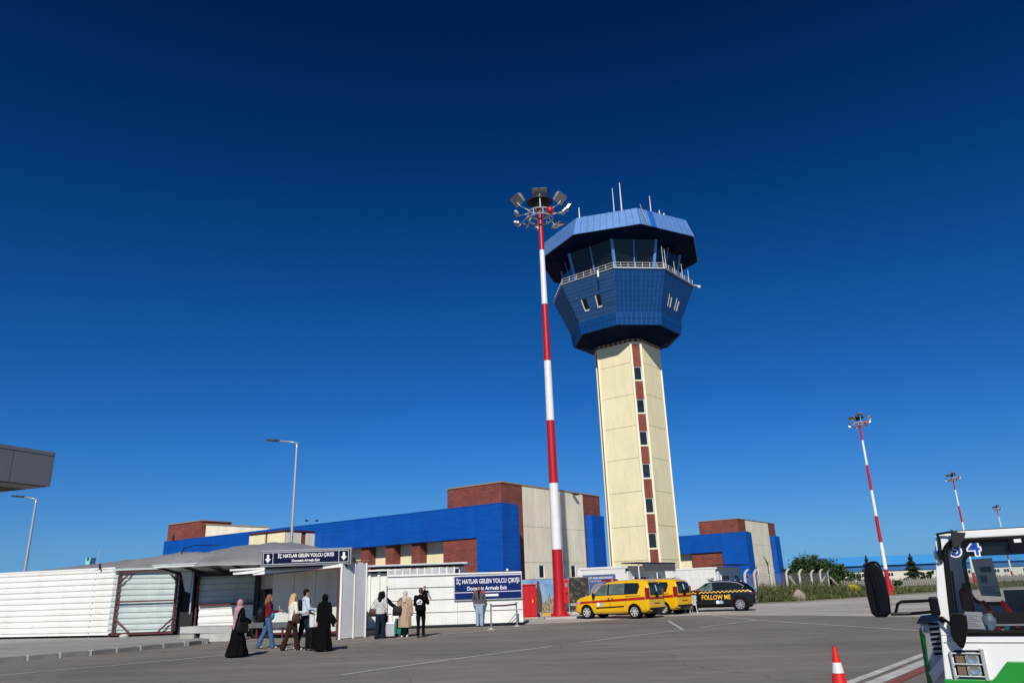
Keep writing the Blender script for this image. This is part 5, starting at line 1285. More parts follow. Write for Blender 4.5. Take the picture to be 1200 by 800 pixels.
def tree(name, label, loc, blobs, n, size, m, trunk=(.25,2.0), cat='tree', group=None):
    t = thing(name, label, cat, loc, 0, group)
    Cs = []
    w = np.array([b_[3]*b_[4]*b_[5] for b_ in blobs])**(2/3.); w /= w.sum()
    for b_, k in zip(blobs, (w*n).astype(int)):
        # clumps on each blob surface
        nc = max(6, k//60)
        d = rng.normal(size=(nc,3)); d /= np.linalg.norm(d,axis=1)[:,None]
        cc = np.array(b_[:3]) + d*np.array(b_[3:6])*rng.uniform(.62,1.05,(nc,1))
        idx = rng.integers(0,nc,k); rad = min(b_[3:6])*rng.uniform(.14,.34,(nc,1))
        Cs.append(cc[idx] + rng.normal(size=(k,3))*rad[idx]*.6)
    C_ = np.concatenate(Cs); C_ = C_[C_[:,2] > .05]
    leaves(C_, size*rng.uniform(.6,1.4,len(C_)), 'crown', m, t)
    b = MB(); r, h = trunk
    b.tube([(0,0,-.1),(.05,0,h*.5),(0,.05,h)], [r*1.3,r,r*.75], 8)
    for q in blobs[:6]: b.tube([(0,0,h*.8),(q[0]*.5,q[1]*.5,(h+q[2])*.5),(q[0]*.9,q[1]*.9,q[2])], [r*.6,r*.4,r*.12], 6)
    b.build('trunk', W['bark'], t, True)
    return t
# big round tree beyond the fence
tree('broadleaf_tree', 'large dark green tree with a rounded crown behind the bent post fence', (39.2,104,-.4),
     [(-1.2,0,3.6,2.5,2.2,2.3),(1.6,0,3.0,2.2,2.2,2.0),(-3.0,.3,2.6,1.7,1.8,2.2),(3.4,0,2.2,1.9,1.8,1.9),(.2,-.5,4.4,1.7,1.7,1.2),(-2.2,0,4.3,1.2,1.2,.9),(4.9,0,1.5,1.3,1.4,1.3),(0,-.8,1.6,3.6,2.0,1.6)], 16000, .17, W['leaf'], (.25,1.6)).scale = (.9,.9,.84)
tree('bush', 'low mid green shrub at the right foot of the large tree', (41.5,92,0), [(0,0,.7,1.6,1.2,.9),(1.6,0,.5,1.0,1.0,.7),(-1.4,0,.6,1.1,1,.8)], 2200, .12, W['bushl'], (.05,.5), 'bush')
def conifer(label, loc, h, r):
    t = thing('conifer_tree', label, 'tree', loc, 0, 'conifers in front of the far hangar'); n = 5200
    z = rng.uniform(0,1,n)**.8; rr = r*(1-z)*(0.75+.35*np.sin(z*38)) * np.sqrt(rng.uniform(.2,1,n)); a = rng.uniform(0,2*np.pi,n)
    rr *= 1+.25*np.sin(a*3+z*9)
    C_ = np.stack([rr*np.cos(a), rr*np.sin(a), .3+z*h - rr*.18],1)
    leaves(C_, .24*rng.uniform(.6,1.4,n)*(1.1-z*.6), 'crown', W['needle'], t); MB().tube([(0,0,-.1),(0,0,h)], [.22,.03], 6).build('trunk', W['bark'], t)
    return t
conifer('broad pointed conifer standing just left of the white vehicle, before the hangar', (90.0,181,-.6), 6.6, 3.1)
conifer('dark conifer mostly hidden behind the large black mirror', (75.0,170,-.6), 6.2, 2.1)
tree('bush', 'dark scrubby bush between the broad conifer and the white vehicle', (93.0,178,-.8), [(0,0,1.4,2.2,1.5,1.7),(-1.6,0,2.2,1,1,1.2),(2.4,0,1.0,1.6,1.4,1.2)], 2500, .18, W['needle'], (.1,1.2), 'bush')
# weeds strip
def in_strip(n, base, depth, hfun, name, m, size, kind='stuff', up=1.0):
    P_ = np.array(base, float); seg_ = np.diff(P_,axis=0); ln = np.hypot(*seg_.T); i = rng.choice(len(seg_), n, p=ln/ln.sum()); f = rng.uniform(0,1,n)[:,None]
    p = P_[i] + seg_[i]*f; nrm = np.stack([-seg_[i][:,1], seg_[i][:,0]],1)/ln[i][:,None]
    d = depth*rng.uniform(0,1,n)**1.3
    q = p + nrm*d[:,None]
    hh = np.array([hfun(a,b_,c) for (a,b_),c in zip(q,d)])
    z = hh*rng.uniform(0,1,n)
    C_ = np.stack([q[:,0]+rng.normal(size=n)*.06, q[:,1], z+.03],1)
    return leaves(C_, size*rng.uniform(.6,1.5,n), name, m, None, kind, up)
def wh(a, b_, d):
    n = noise.noise(Vector((a*.55,b_*.55,0)))+.6*noise.noise(Vector((a*1.7,b_*1.7,5)))
    base_ = (.85 if a < 30 else .62)*min(1,.25+d*.35)
    return max(.06, base_*(1+.9*n))
strip1 = [(16.4,58.0),(18.4,59.3),(20.6,59.2),(24.8,62.4),(30,67.4),(34.5,71)]
in_strip(17000, strip1, 9, wh, 'weeds', W['bushl'], .11, up=.4)
in_strip(17000, strip1, 12, lambda a,b_,d: wh(a,b_,d)*1.15, 'dry_grass', W['weed'], .16)
strip2 = [(34.5,71),(37.4,73.5),(60,90.5),(90,112),(130,140)]
in_strip(26000, strip2, 24, lambda a,b_,d: .42*wh(a,b_,d+1)+.06, 'dry_grass', W['weed'], .24)
in_strip(9000, strip2, 18, lambda a,b_,d: .55*wh(a+7,b_,d+1), 'weeds', W['bushl'], .18, up=.4)
for i,(x,y,w_,h_,lab) in enumerate(((17.4,60.6,1.5,.95,'dark bush just right of the black car'),(19.4,61.6,1.3,.85,'low bush between the black car and the boulder'),(23.2,63.4,1.7,1.0,'bush directly right of the pinkish boulder'),(25.6,66.0,1.6,.85,'brownish green bush below the middle bent posts'),(30.6,70.6,1.8,.75,'low bush left of the mirror below the picket fence'))):
    tree('bush', lab, (x,y,-.1), [(0,0,h_*.45,w_*.6,.8,h_*.55),(w_*.55,.1,h_*.35,w_*.45,.7,h_*.45),(-w_*.5,.2,h_*.3,w_*.4,.6,h_*.4)], 1900, .085, W['bushl'], (.03,h_*.4), 'bush', 'bushes along the verge')
t = thing('flowering_bush', 'small bright yellow flowering bush in the grass left of the black mirror', 'bush', (28.3,67.6,0))
C_ = rng.normal(size=(900,3))*np.array([.17,.2,.17])+np.array([0,0,.62]); leaves(C_, .055*rng.uniform(.6,1.4,900), 'flowers', W['flower'], t)
C_ = rng.normal(size=(900,3))*np.array([.3,.3,.2])+np.array([0,0,.3]); leaves(C_, .07*rng.uniform(.6,1.4,900), 'foliage', W['bushl'], t)

# ================================================================ WHITE AIRPORT TRACTOR (right foreground)
gv = thing('airport_tractor', 'white and green airport tow vehicle with big black mirrors, cut off at the right edge', 'tow vehicle', (3.92,7.4,0), R(-28))
CW = 1.46                      # width; local x runs right along the front, y away, z up
def LX(z): return float(np.interp(z, [.30,.71,1.39,1.955], [-.13,-.12,-.057,.03]))
def RX(z): return CW - LX(z) - 0.0
def frontpoly(pts, y0=0, th=.05): return MB().extr([(x,y0,z) for x,z in pts], (0,th,0))
zs_ = [.46,.71,1.07]
lower = [(LX(z),z) for z in (.46,.71,.9,1.06)] + [(RX(z),z) for z in (1.06,.9,.71,.46)]
frontpoly(lower[::-1] if 0 else lower).build('front_panel', W['gse'], gv, bevel=.012)
def pillar(side):
    L = []; 
    for z in (1.06,1.2,1.39,1.6,1.8,1.90): L.append((LX(z),z))
    L.append((.06,1.955)); L.append((.14,1.975))
    Rr = [(.17,1.90),(.10,1.84),(.065,1.74),(.035,1.45),(.015,1.2),(.005,1.06)]
    pts = L + Rr
    if side: pts = [(CW-x,z) for x,z in pts]
    return MB().extr([(x,0,z) for x,z in pts], (0,.07,0))
pillar(0).build('windscreen_pillar', W['gse'], gv, bevel=.01); pillar(1).build('windscreen_pillar', W['gse'], gv, bevel=.01)
frontpoly([(.14,1.905),(CW-.14,1.905),(CW-.14,1.975),(.14,1.975)], .001, .068).build('roof_front', W['gse'], gv, bevel=.01)
MB().rings([[(x,y,z) for x,z in ((.03,1.95),(.08,1.975),(CW-.08,1.975),(CW-.03,1.95),(CW-.03,1.93),(.03,1.93))] for y in (.071,1.45)]).build('roof', W['gse'], gv, bevel=.008)
frontpoly([(.14,1.9755),(CW-.14,1.9755),(CW-.14,1.980),(.14,1.980)], .0, .05).build('roof_gutter', W['dark'], gv)
part('belt_seam', W['chrome'], gv, (LX(1.0)+.02,RX(1.0)-.02,-.006,.0,1.000,1.008)); 
# sides
MB().extr([(LX(z),.08,z) for z in (.46,.71,1.07)] + [(LX(z),1.40,z) for z in (1.07,.71,.46)], (.04,0,0)).build('side_panel', W['gse'], gv)
MB().extr([(RX(z)-.04,.08,z) for z in (.46,.71,1.07)] + [(RX(z)-.04,1.40,z) for z in (1.07,.71,.46)], (.04,0,0)).build('side_panel', W['gse'], gv)
for s in (0,1):
    f_ = (lambda x: CW-x) if s else (lambda x: x)
    MB().tube([(f_(LX(1.07)+.03),1.38,1.07),(f_(LX(1.93)+.03),1.38,1.93)], .035, 6).build('rear_post', W['gse'], gv)
W['cabin_grey'] = mat('cab_lining_grey', (.58,.58,.56), .7, 0, .08, 6)
W['cabin_dark'] = mat('dark_cab_header', (.030,.031,.034), .6, 0, .1, 8, spec=.2)
# rear wall with rounded window opening
def rrect(x0,x1,z0,z1,r,n=6):
    out = []
    for cx,cz,a0 in ((x0+r,z0+r,180),(x1-r,z0+r,270),(x1-r,z1-r,0),(x0+r,z1-r,90)):
        for k in range(n+1): a = R(a0+90*k/n); out.append((cx+r*math.cos(a), cz+r*math.sin(a)))
    return out
def frame_with_hole(outer, inner, y, th, name, m, parent):
    n = len(inner); b = MB(); o_ = rrect(*outer, .02)
    v = [(x,y,z) for x,z in o_] + [(x,y,z) for x,z in inner] + [(x,y+th,z) for x,z in o_] + [(x,y+th,z) for x,z in inner]
    f = []
    for i in range(n):
        j = (i+1)%n; f += [(i,j,n+j,n+i),(2*n+j,2*n+i,3*n+i,3*n+j),(n+i,n+j,3*n+j,3*n+i),(j,i,2*n+i,2*n+j)]
    return b.add(v,f).build(name, m, parent)
rw = rrect(.25,CW-.25,1.29,1.80,.12)
frame_with_hole((.03,CW-.03,.60,1.93), rw, 1.30, .04, 'rear_wall', W['cabin_grey'], gv)
MB().tube([(x,1.295,z) for x,z in rw+rw[:2]], .020, 6, False).build('rear_window_seal', W['black'], gv)
o = MB().add([(x,1.32,z) for x,z in rw], [tuple(range(len(rw)))]).build('rear_window', glass_mat('rear_glass', (.86,.90,.90)), gv)
# windscreen
wsr = [(x,z) for x,z in rrect(.045,CW-.045,1.085,1.885,.10)]
ws2 = [(x + (.0 if x > CW/2 else 0) + (np.interp(z,[1.07,1.9],[-.02,.05]) if x < CW/2 else -np.interp(z,[1.07,1.9],[-.02,.05])), z) for x,z in wsr]
MB().tube([(x,-.004,z) for x,z in ws2+ws2[:2]], .024, 6, False).build('windscreen_seal', W['rubber'], gv)
MB().add([(x,.012,z) for x,z in ws2], [tuple(range(len(ws2)))]).build('windscreen', glass_mat('clear_windscreen', (.96,.97,.97)), gv)
part('header', W['cabin_dark'], gv, (.12,CW-.12,.035,.06,1.745,1.90))
part('header', W['cabin_dark'], gv, (.06,CW-.06,.07,1.25,1.895,1.925))
# unit number
for ch_, cx_ in (('3', .178), ('4', .325)):
    put_text(ch_, .205, (cx_,-.0085,1.815), (1,0,-.02), (.02,0,1), W['print'], gv, 'unit_number_outline', bold=.013, sx=1.0)
W['num'] = mat('blue_number_film', (.01,.06,.38), .4)
for ch_, cx_ in (('3', .178), ('4', .325)): put_text(ch_, .205, (cx_,-.0110,1.815), (1,0,-.02), (.02,0,1), W['num'], gv, 'unit_number', bold=.001, sx=1.0)
put_text('4', .13, (.012,-.004,1.80), (.35,0,0), (0,0,1), W['num'], gv, 'unit_number', bold=.004)
# dashboard and what lies on it
part('dashboard', W['cabin_dark'], gv, (.04,CW-.04,.07,.36,1.02,1.10)); part('dashboard', W['cabin_dark'], gv, (.30,CW-.1,.34,.42,1.10,1.24)); part('dash_strip', W['white'], gv, (.30,CW-.12,.30,.339,1.125,1.14))
part('dash_low', W['black'], gv, (.02,CW-.02,.05,1.28,.60,1.02))
MB().rings([[(.62+.19*math.cos(a),.50+.06*math.sin(a)*.5,1.20+.17*math.sin(a)) for a in (2*math.pi*k/24 for k in range(24))]], False)
MB().tube([(.95+.18*math.cos(2*math.pi*k/24),.48,1.26+.17*math.sin(2*math.pi*k/24)) for k in range(25)], .014, 6, False).build('steering_wheel', W['black'], gv)
part('seat_back', W['cabin_dark'], gv, (.72,1.14,.95,1.05,.8,1.32), bevel=.03)
W['seatgrey'] = mat('grey_blue_box', (.10,.13,.15), .6, 0, .1, 4)
part('rear_shelf', W['seatgrey'], gv, (.55,1.3,1.05,1.28,1.0,1.42))
# top level bits inside the cab
def inside(name, label, cat, group=None): return thing(name, label, cat, (3.92,7.4,0), R(-28), group)
t = inside('papers', 'stack of white printed sheets lying behind the windscreen', 'papers')
b = MB()
MB().extr([(.115,.10,1.115),(.275,.10,1.11),(.285,.22,1.245),(.145,.22,1.25)], (0,.006,.006)).build('sheet', W['print'], t); MB().extr([(.105,.11,1.105),(.285,.11,1.10),(.292,.235,1.24),(.14,.235,1.235)], (0,.004,.003)).build('sheet', W['mortar'], t)
W['ink'] = mat('grey_ink', (.25,.25,.27), .7)
for k in range(7): f0 = .12+.11*k; MB().add([(.135+f0*.02,.0985+.12*f0,1.1135+.135*f0),(.255-.02*(k%3),.0985+.12*f0,1.1125+.135*f0),(.255-.02*(k%3),.0985+.12*(f0+.03),1.1125+.135*(f0+.03)),(.135+f0*.02,.0985+.12*(f0+.03),1.1135+.135*(f0+.03))],[(0,1,2,3)]).build('text_line', W['ink'], t)
t = inside('plastic_bag', 'crumpled clear plastic bag with a pale blue packet behind the windscreen', 'bag')
W['plastic'] = mat('milky_plastic', (.42,.50,.54), .25, 0, .35, 9, .6, 20)
b = MB().ell((.325,.16,1.165),(.055,.05,.085),14,10); b.v = [tuple(Vector(p)*1+Vector((1,1,1))*.018*noise.noise(Vector(p)*22)) for p in b.v]; b.build('bag_film', W['plastic'], t, True); part('packet', W['sticker'], t, (.305,.345,.10,.13,1.10,1.15))
t = inside('fire_extinguisher', 'dark red fire extinguisher in the left rear corner of the cab', 'fire extinguisher')
W['extred'] = mat('deep_red_extinguisher', (.22,.01,.015), .35, 0, .05)
MB().cyl(.205,1.15,1.08,1.40,.055,.055,16).cyl(.205,1.15,1.40,1.45,.055,.025,16).build('cylinder', W['extred'], t, True, angle=40); MB().cyl(.205,1.15,1.45,1.50,.02,.02,8).tube([(.205,1.15,1.49),(.255,1.12,1.50)], .012, 5).tube([(.205,1.15,1.47),(.15,1.12,1.42),(.15,1.12,1.25)], .01, 5).build('valve', W['black'], t)
for i,(x,y,lab) in enumerate(((.375,.62,'left red lever handle rising behind the dashboard, duller one'),(.525,.42,'right red lever handle rising behind the dashboard, glossy one'))):
    t = inside('lever', lab, 'lever', 'red levers in the cab')
    MB().tube([(x-.05,y+.06,1.33),(x,y,1.22),(x+.03,y-.03,1.15)], [.022,.026,.022], 8).build('grip', W['red'], t, True); MB().tube([(x+.03,y-.03,1.15),(x+.06,y-.05,1.05)], .012, 6).build('shaft', W['black'], t)
t = inside('blue_bag', 'folded grey blue plastic folder between the red levers', 'folder')
MB().extr([(.39,.50,1.14),(.52,.48,1.13),(.49,.52,1.24),(.45,.53,1.25)], (0,.02,0)).build('folder_sheet', W['plastic'], t)
t = inside('notice_card', 'pale information card taped inside the rear window of the cab', 'notice')
W['card'] = mat('aged_card', (.75,.74,.66), .7, 0, .06, 8); W['cardblue'] = mat('printed_blue_picture', (.03,.12,.22), .6, 0, .35, 30); W['cardteal'] = mat('printed_teal', (.04,.25,.30), .6)
MB().extr([(.325,1.26,1.735),(.345,1.26,1.37),(.525,1.26,1.355),(.515,1.26,1.742)], (0,.008,0)).build('card', W['card'], t)
part('picture', W['cardblue'], t, (.385,.485,1.252,1.258,1.60,1.655)); part('print', W['cardteal'], t, (.37,.43,1.252,1.258,1.50,1.57))
for k in range(8): part('text_line', W['ink'], t, (.37,.50-.03*(k%3),1.254,1.259,1.46-.011*k,1.463-.011*k))
t = inside('dash_clutter', 'small red, white and cyan items lying on the lower dashboard', 'clutter')
part('red_item', W['red'], t, (.375,.40,.08,.12,1.10,1.125)); part('cyan_item', W['cardteal'], t, (.43,.47,.08,.14,1.10,1.135)); part('white_item', W['print'], t, (.405,.425,.09,.13,1.10,1.11)); part('dark_item', W['black'], t, (.48,.60,.08,.12,1.10,1.12)); part('red_item', W['red'], t, (.52,.55,.07,.10,1.12,1.13))
# mirrors and wiper
mm = MB().rings([[(x,y,z) for x,z in rrect(.60,.82,1.765,1.835,.02)] for y in (-.02,-.055)]); mm.build('rear_view_camera', W['black'], gv); part('rear_view_lamp', W['print'], gv, (.645,.70,-.062,-.056,1.845,1.875)); part('rear_view_mount', W['black'], gv, (.60,.80,-.05,.02,1.835,1.885))
mo = [(-.61,1.70),(-.55,1.735),(-.50,1.735),(-.474,1.70),(-.452,1.56),(-.445,1.40),(-.455,1.27),(-.50,1.235),(-.585,1.235),(-.62,1.27),(-.635,1.45),(-.63,1.62)]
mr_ = MB().rings([[(x*s_+(-.54)*(1-s_),y,z*s_+1.49*(1-s_)) for x,z in mo] for y,s_ in ((-.155,.93),(-.18,1.0),(-.23,1.0),(-.265,.9))]); mrr = mr_.build('big_mirror', W['black'], gv, bevel=.008)
MB().tube([(-.575,-.272,1.68),(-.545,-.29,1.5),(-.55,-.272,1.29)], .014, 6).build('mirror_rib', W['black'], mrr)
MB().rings([[(x*.88-.54*.12,y,z*.88+1.49*.12) for x,z in mo] for y in (-.154,-.149)]).build('mirror_glass', W['chrome'], mrr)
MB().tube([(-.46,-.21,1.262),(-.30,-.20,1.262),(-.10,-.06,1.272)], .014, 8).build('mirror_arm', W['black'], gv); MB().tube([(-.42,-.205,1.262),(-.385,-.205,1.35),(-.35,-.20,1.368),(-.10,-.05,1.368)], .014, 8).build('mirror_arm', W['black'], gv)
part('mirror_hinge', W['black'], gv, (-.13,-.05,-.09,.02,1.24,1.40), bevel=.015)
b = MB().extr([(x,-.12,z) for x,z in ((.02,1.235),(.06,1.262),(.125,1.262),(.150,1.24),(.145,1.15),(.105,1.02),(.075,.96),(.045,.97),(.005,1.03),(-.005,1.08))], (.0,.05,0)); b.build('lower_mirror', W['black'], gv, bevel=.012)
MB().tube([(-.045,-.01,1.21),(-.03,-.08,1.20),(.01,-.10,1.17),(.02,-.10,1.10)], .014, 6).ell((-.05,-.03,1.20),(.03,.03,.03),8,6).build('lower_mirror_arm', W['black'], gv)
MB().tube([(.045,-.03,1.955),(.13,-.05,1.965),(.215,-.07,1.965)], .011, 6).tube([(.045,-.03,1.955),(.06,-.035,1.92),(.05,-.035,1.80)], .012, 6).build('upper_mirror_arm', W['black'], gv)
part('upper_mirror_clamp', W['black'], gv, (.025,.065,-.06,-.004,1.72,1.82), bevel=.01); MB().tube([(-.005,-.01,1.80),(-.005,-.03,1.74),(.02,-.03,1.70),(.04,-.01,1.70)], .008, 5).build('grab_hook', W['chrome'], gv)
b = MB().extr([(.17,-.09,1.995),(.205,-.09,1.965),(.285,-.09,1.955),(.255,-.09,1.885),(.185,-.09,1.82),(.150,-.09,1.83),(.155,-.09,1.91)], (0,.035,0)); b.build('upper_mirror', W['dark'], gv, bevel=.008)
MB().tube([(.075,-.03,1.06),(.085,-.035,1.30),(.11,-.03,1.62)], .010, 5).build('wiper', W['black'], gv)
# headlight with guard
hb = rrect(-.02,.205,.705,.94,.03)
o = MB().extr([(x,-.004,z) for x,z in hb], (0,.003,0)); hl = o.build('headlight', W['black'], gv)
part('side_lamp', mat('amber_brown_lens', (.16,.11,.07), .3), hl, (-.005,.062,-.016,-.005,.735,.915)); MB().rings([[(x,y,z) for x,z in rrect(.072,.178,.725,.925,.02)] for y in (-.005,-.02)]).build('lens', W['lampglass'], hl)
for cz_ in (.865,.775):
    MB().rings([[(.125+q*1.25*math.cos(2*math.pi*k/16),y,cz_+q*math.sin(2*math.pi*k/16)) for k in range(16)] for q,y in ((.036,-.021),(.034,-.028),(.012,-.024))]).build('reflector', W['chrome'], hl, True, angle=40)
for z in (.915,.825,.725): MB().tube([(-.03,-.03,z),(.20,-.035,z-.002)], .007, 6).build('guard_bar', W['galv'], gv)
part('guard_strip', W['galv'], gv, (.195,.225,-.045,-.002,.69,.955), bevel=.004); part('guard_strip', W['galv'], gv, (-.045,-.03,-.04,-.002,.69,.93)); 
# green bumper
gp = [(LX(.6)-.01,.44),(CW-LX(.6)+.01,.44),(CW-LX(.7)+.01,.70),(CW-.25,.70),(CW-.395,.85),(.395,.85),(.375,.835),(.27,.715),(.25,.70),(LX(.7)-.01,.70)]
frontpoly(gp, -.035, .034).build('green_bumper', W['green'], gv, bevel=.008)
MB().ell((.62,-.04,.80),(.02,.01,.02),8,6).build('bolt', W['yelfilm'], gv)
part('tow_plate', W['dark'], gv, (.3,1.16,-.20,0,.30,.46)); 
# rear body with louvres and green edge seen left of the cab
part('rear_body', W['gse'], gv, (-.27,CW+.27,.90,2.6,.50,1.12), bevel=.02)
MB().extr([(-.30,.86,1.12),(-.26,.86,1.175),(-.06,.86,1.20),(-.06,.86,1.15),(-.22,.86,1.12)], (0,.5,0)).build('fender_top', W['seatgrey'], gv)
MB().extr([(-.305,.88,.45),(-.272,.88,.45),(-.235,.88,1.06),(-.285,.88,1.06)], (0,1.6,0)).build('green_edge', W['green'], gv)
for k in range(7): z = 1.10-.047*k; MB().extr([(-.19,.885,z),(-.10,.885,z+.006),(-.10,.885,z+.031),(-.19,.885,z+.025)], (0,.014,0)).build('louvre', W['black'], gv)
MB().tube([(-.24,.87,1.10),(-.255,.86,1.05),(-.24,.86,1.02)], .012, 6).build('latch', W['galv'], gv)
MB().extr([(-.27,.86,.66),(-.06,.70,.88),(-.06,.70,.78),(-.24,.86,.56)], (0,.04,0)).build('step_plate', W['gse'], gv)
for x in (-.12,CW-.1):
    for y in (.35,2.05):
        MB().rings([[(x+dx,y+q*math.cos(2*math.pi*k/24),.30+q*math.sin(2*math.pi*k/24)) for k in range(24)] for dx,q in ((.0,.17),(.0,.27),(.02,.30),(.20,.30),(.22,.27),(.22,.17))]).build('wheel', W['rubber'], gv, True, angle=40)
part('chassis', W['dark'], gv, (.1,CW-.1,.1,2.5,.28,.60))

# ================================================================ PEOPLE
def remesh(b, vox, name, m, parent, smooth=3, fold=0.0, fscale=7.0):
    me = bpy.data.meshes.new(name); me.from_pydata([tuple(p) for p in b.v], [], b.f)
    o = bpy.data.objects.new(name, me); COL.objects.link(o)
    bm = bmesh.new(); bm.from_mesh(me); bmesh.ops.recalc_face_normals(bm, faces=bm.faces[:]); bm.to_mesh(me); bm.free()
    r = o.modifiers.new('r','REMESH'); r.mode = 'VOXEL'; r.voxel_size = vox
    if smooth: s = o.modifiers.new('s','SMOOTH'); s.factor = .5; s.iterations = smooth
    nm = evalmesh(o); o.modifiers.clear(); o.data = nm; bpy.data.meshes.remove(me)
    if fold:
        nv = len(nm.vertices); co = np.empty(nv*3, np.float32); no = np.empty(nv*3, np.float32)
        nm.vertices.foreach_get('co', co); nm.vertices.foreach_get('normal', no); co = co.reshape(-1,3)
        dd = np.array([noise.noise(Vector((c[0]*fscale*1.6,c[1]*fscale*1.6,c[2]*fscale*.55)))+.5*noise.noise(Vector((c[0]*fscale*3,c[1]*fscale*3,c[2]*fscale*1.8))) for c in co.tolist()], np.float32)
        nm.vertices.foreach_set('co', (co + no.reshape(-1,3)*(fold*dd)[:,None]).ravel()); nm.update()
    nm.name = name; nm.materials.clear(); nm.materials.append(m)
    nm.polygons.foreach_set('use_smooth', [True]*len(nm.polygons)); o.parent = parent
    return o
def cloth(name, col, rough=.9, var=.08): return mat(name, col, rough, 0, var, 14, .25, 60, spec=.08)
W['black_cloth'] = cloth('black_cloth', (.004,.004,.005)); W['pinkc'] = cloth('dusty_pink_cloth', (.42,.24,.28)); W['denim'] = cloth('blue_denim', (.055,.115,.22), .8, .2); W['ltdenim'] = cloth('pale_denim', (.30,.40,.50), .8, .15)
W['wine'] = cloth('wine_red_cloth', (.14,.015,.025)); W['ivory'] = cloth('ivory_fleece', (.72,.69,.60)); W['brownc'] = cloth('dark_brown_cloth', (.035,.018,.014)); W['paleblue'] = cloth('pale_blue_shirt', (.52,.58,.70)); W['navyc'] = cloth('dark_navy_cloth', (.012,.018,.035))
W['melange'] = cloth('light_grey_sweatshirt', (.50,.49,.47)); W['beige'] = cloth('beige_trench_cloth', (.42,.31,.21)); W['palescarf'] = cloth('pale_rose_scarf', (.55,.45,.42)); W['greyc'] = cloth('grey_work_cloth', (.095,.095,.105)); W['redc'] = cloth('red_cloth', (.62,.03,.03))
W['leather'] = mat('dark_brown_leather', (.040,.014,.012), .5, 0, .1, 12, spec=.25); W['blk_leather'] = mat('black_leather', (.005,.005,.006), .5, 0, .1, 12, spec=.2)
W['blond'] = mat('blond_hair', (.55,.38,.18), .55, 0, .2, 20, .5, 60); W['auburn'] = mat('auburn_hair', (.20,.085,.035), .55, 0, .25, 20, .5, 60); W['darkhair'] = mat('near_black_hair', (.006,.005,.004), .6, 0, .2, 20, .5, 60, spec=.12); W['brownhair'] = mat('brown_hair', (.075,.035,.02), .55, 0, .2, 20, .5, 60)
W['tealb'] = mat('teal_fabric_bag', (.01,.24,.36), .5, 0, .08, 6); W['shoew'] = mat('white_shoe', (.65,.64,.60), .5); W['shoeb'] = mat('beige_shoe', (.42,.34,.22), .7); W['shoek'] = mat('black_shoe', (.012,.012,.013), .5); W['eye'] = mat('dark_eye', (.01,.008,.007), .2)

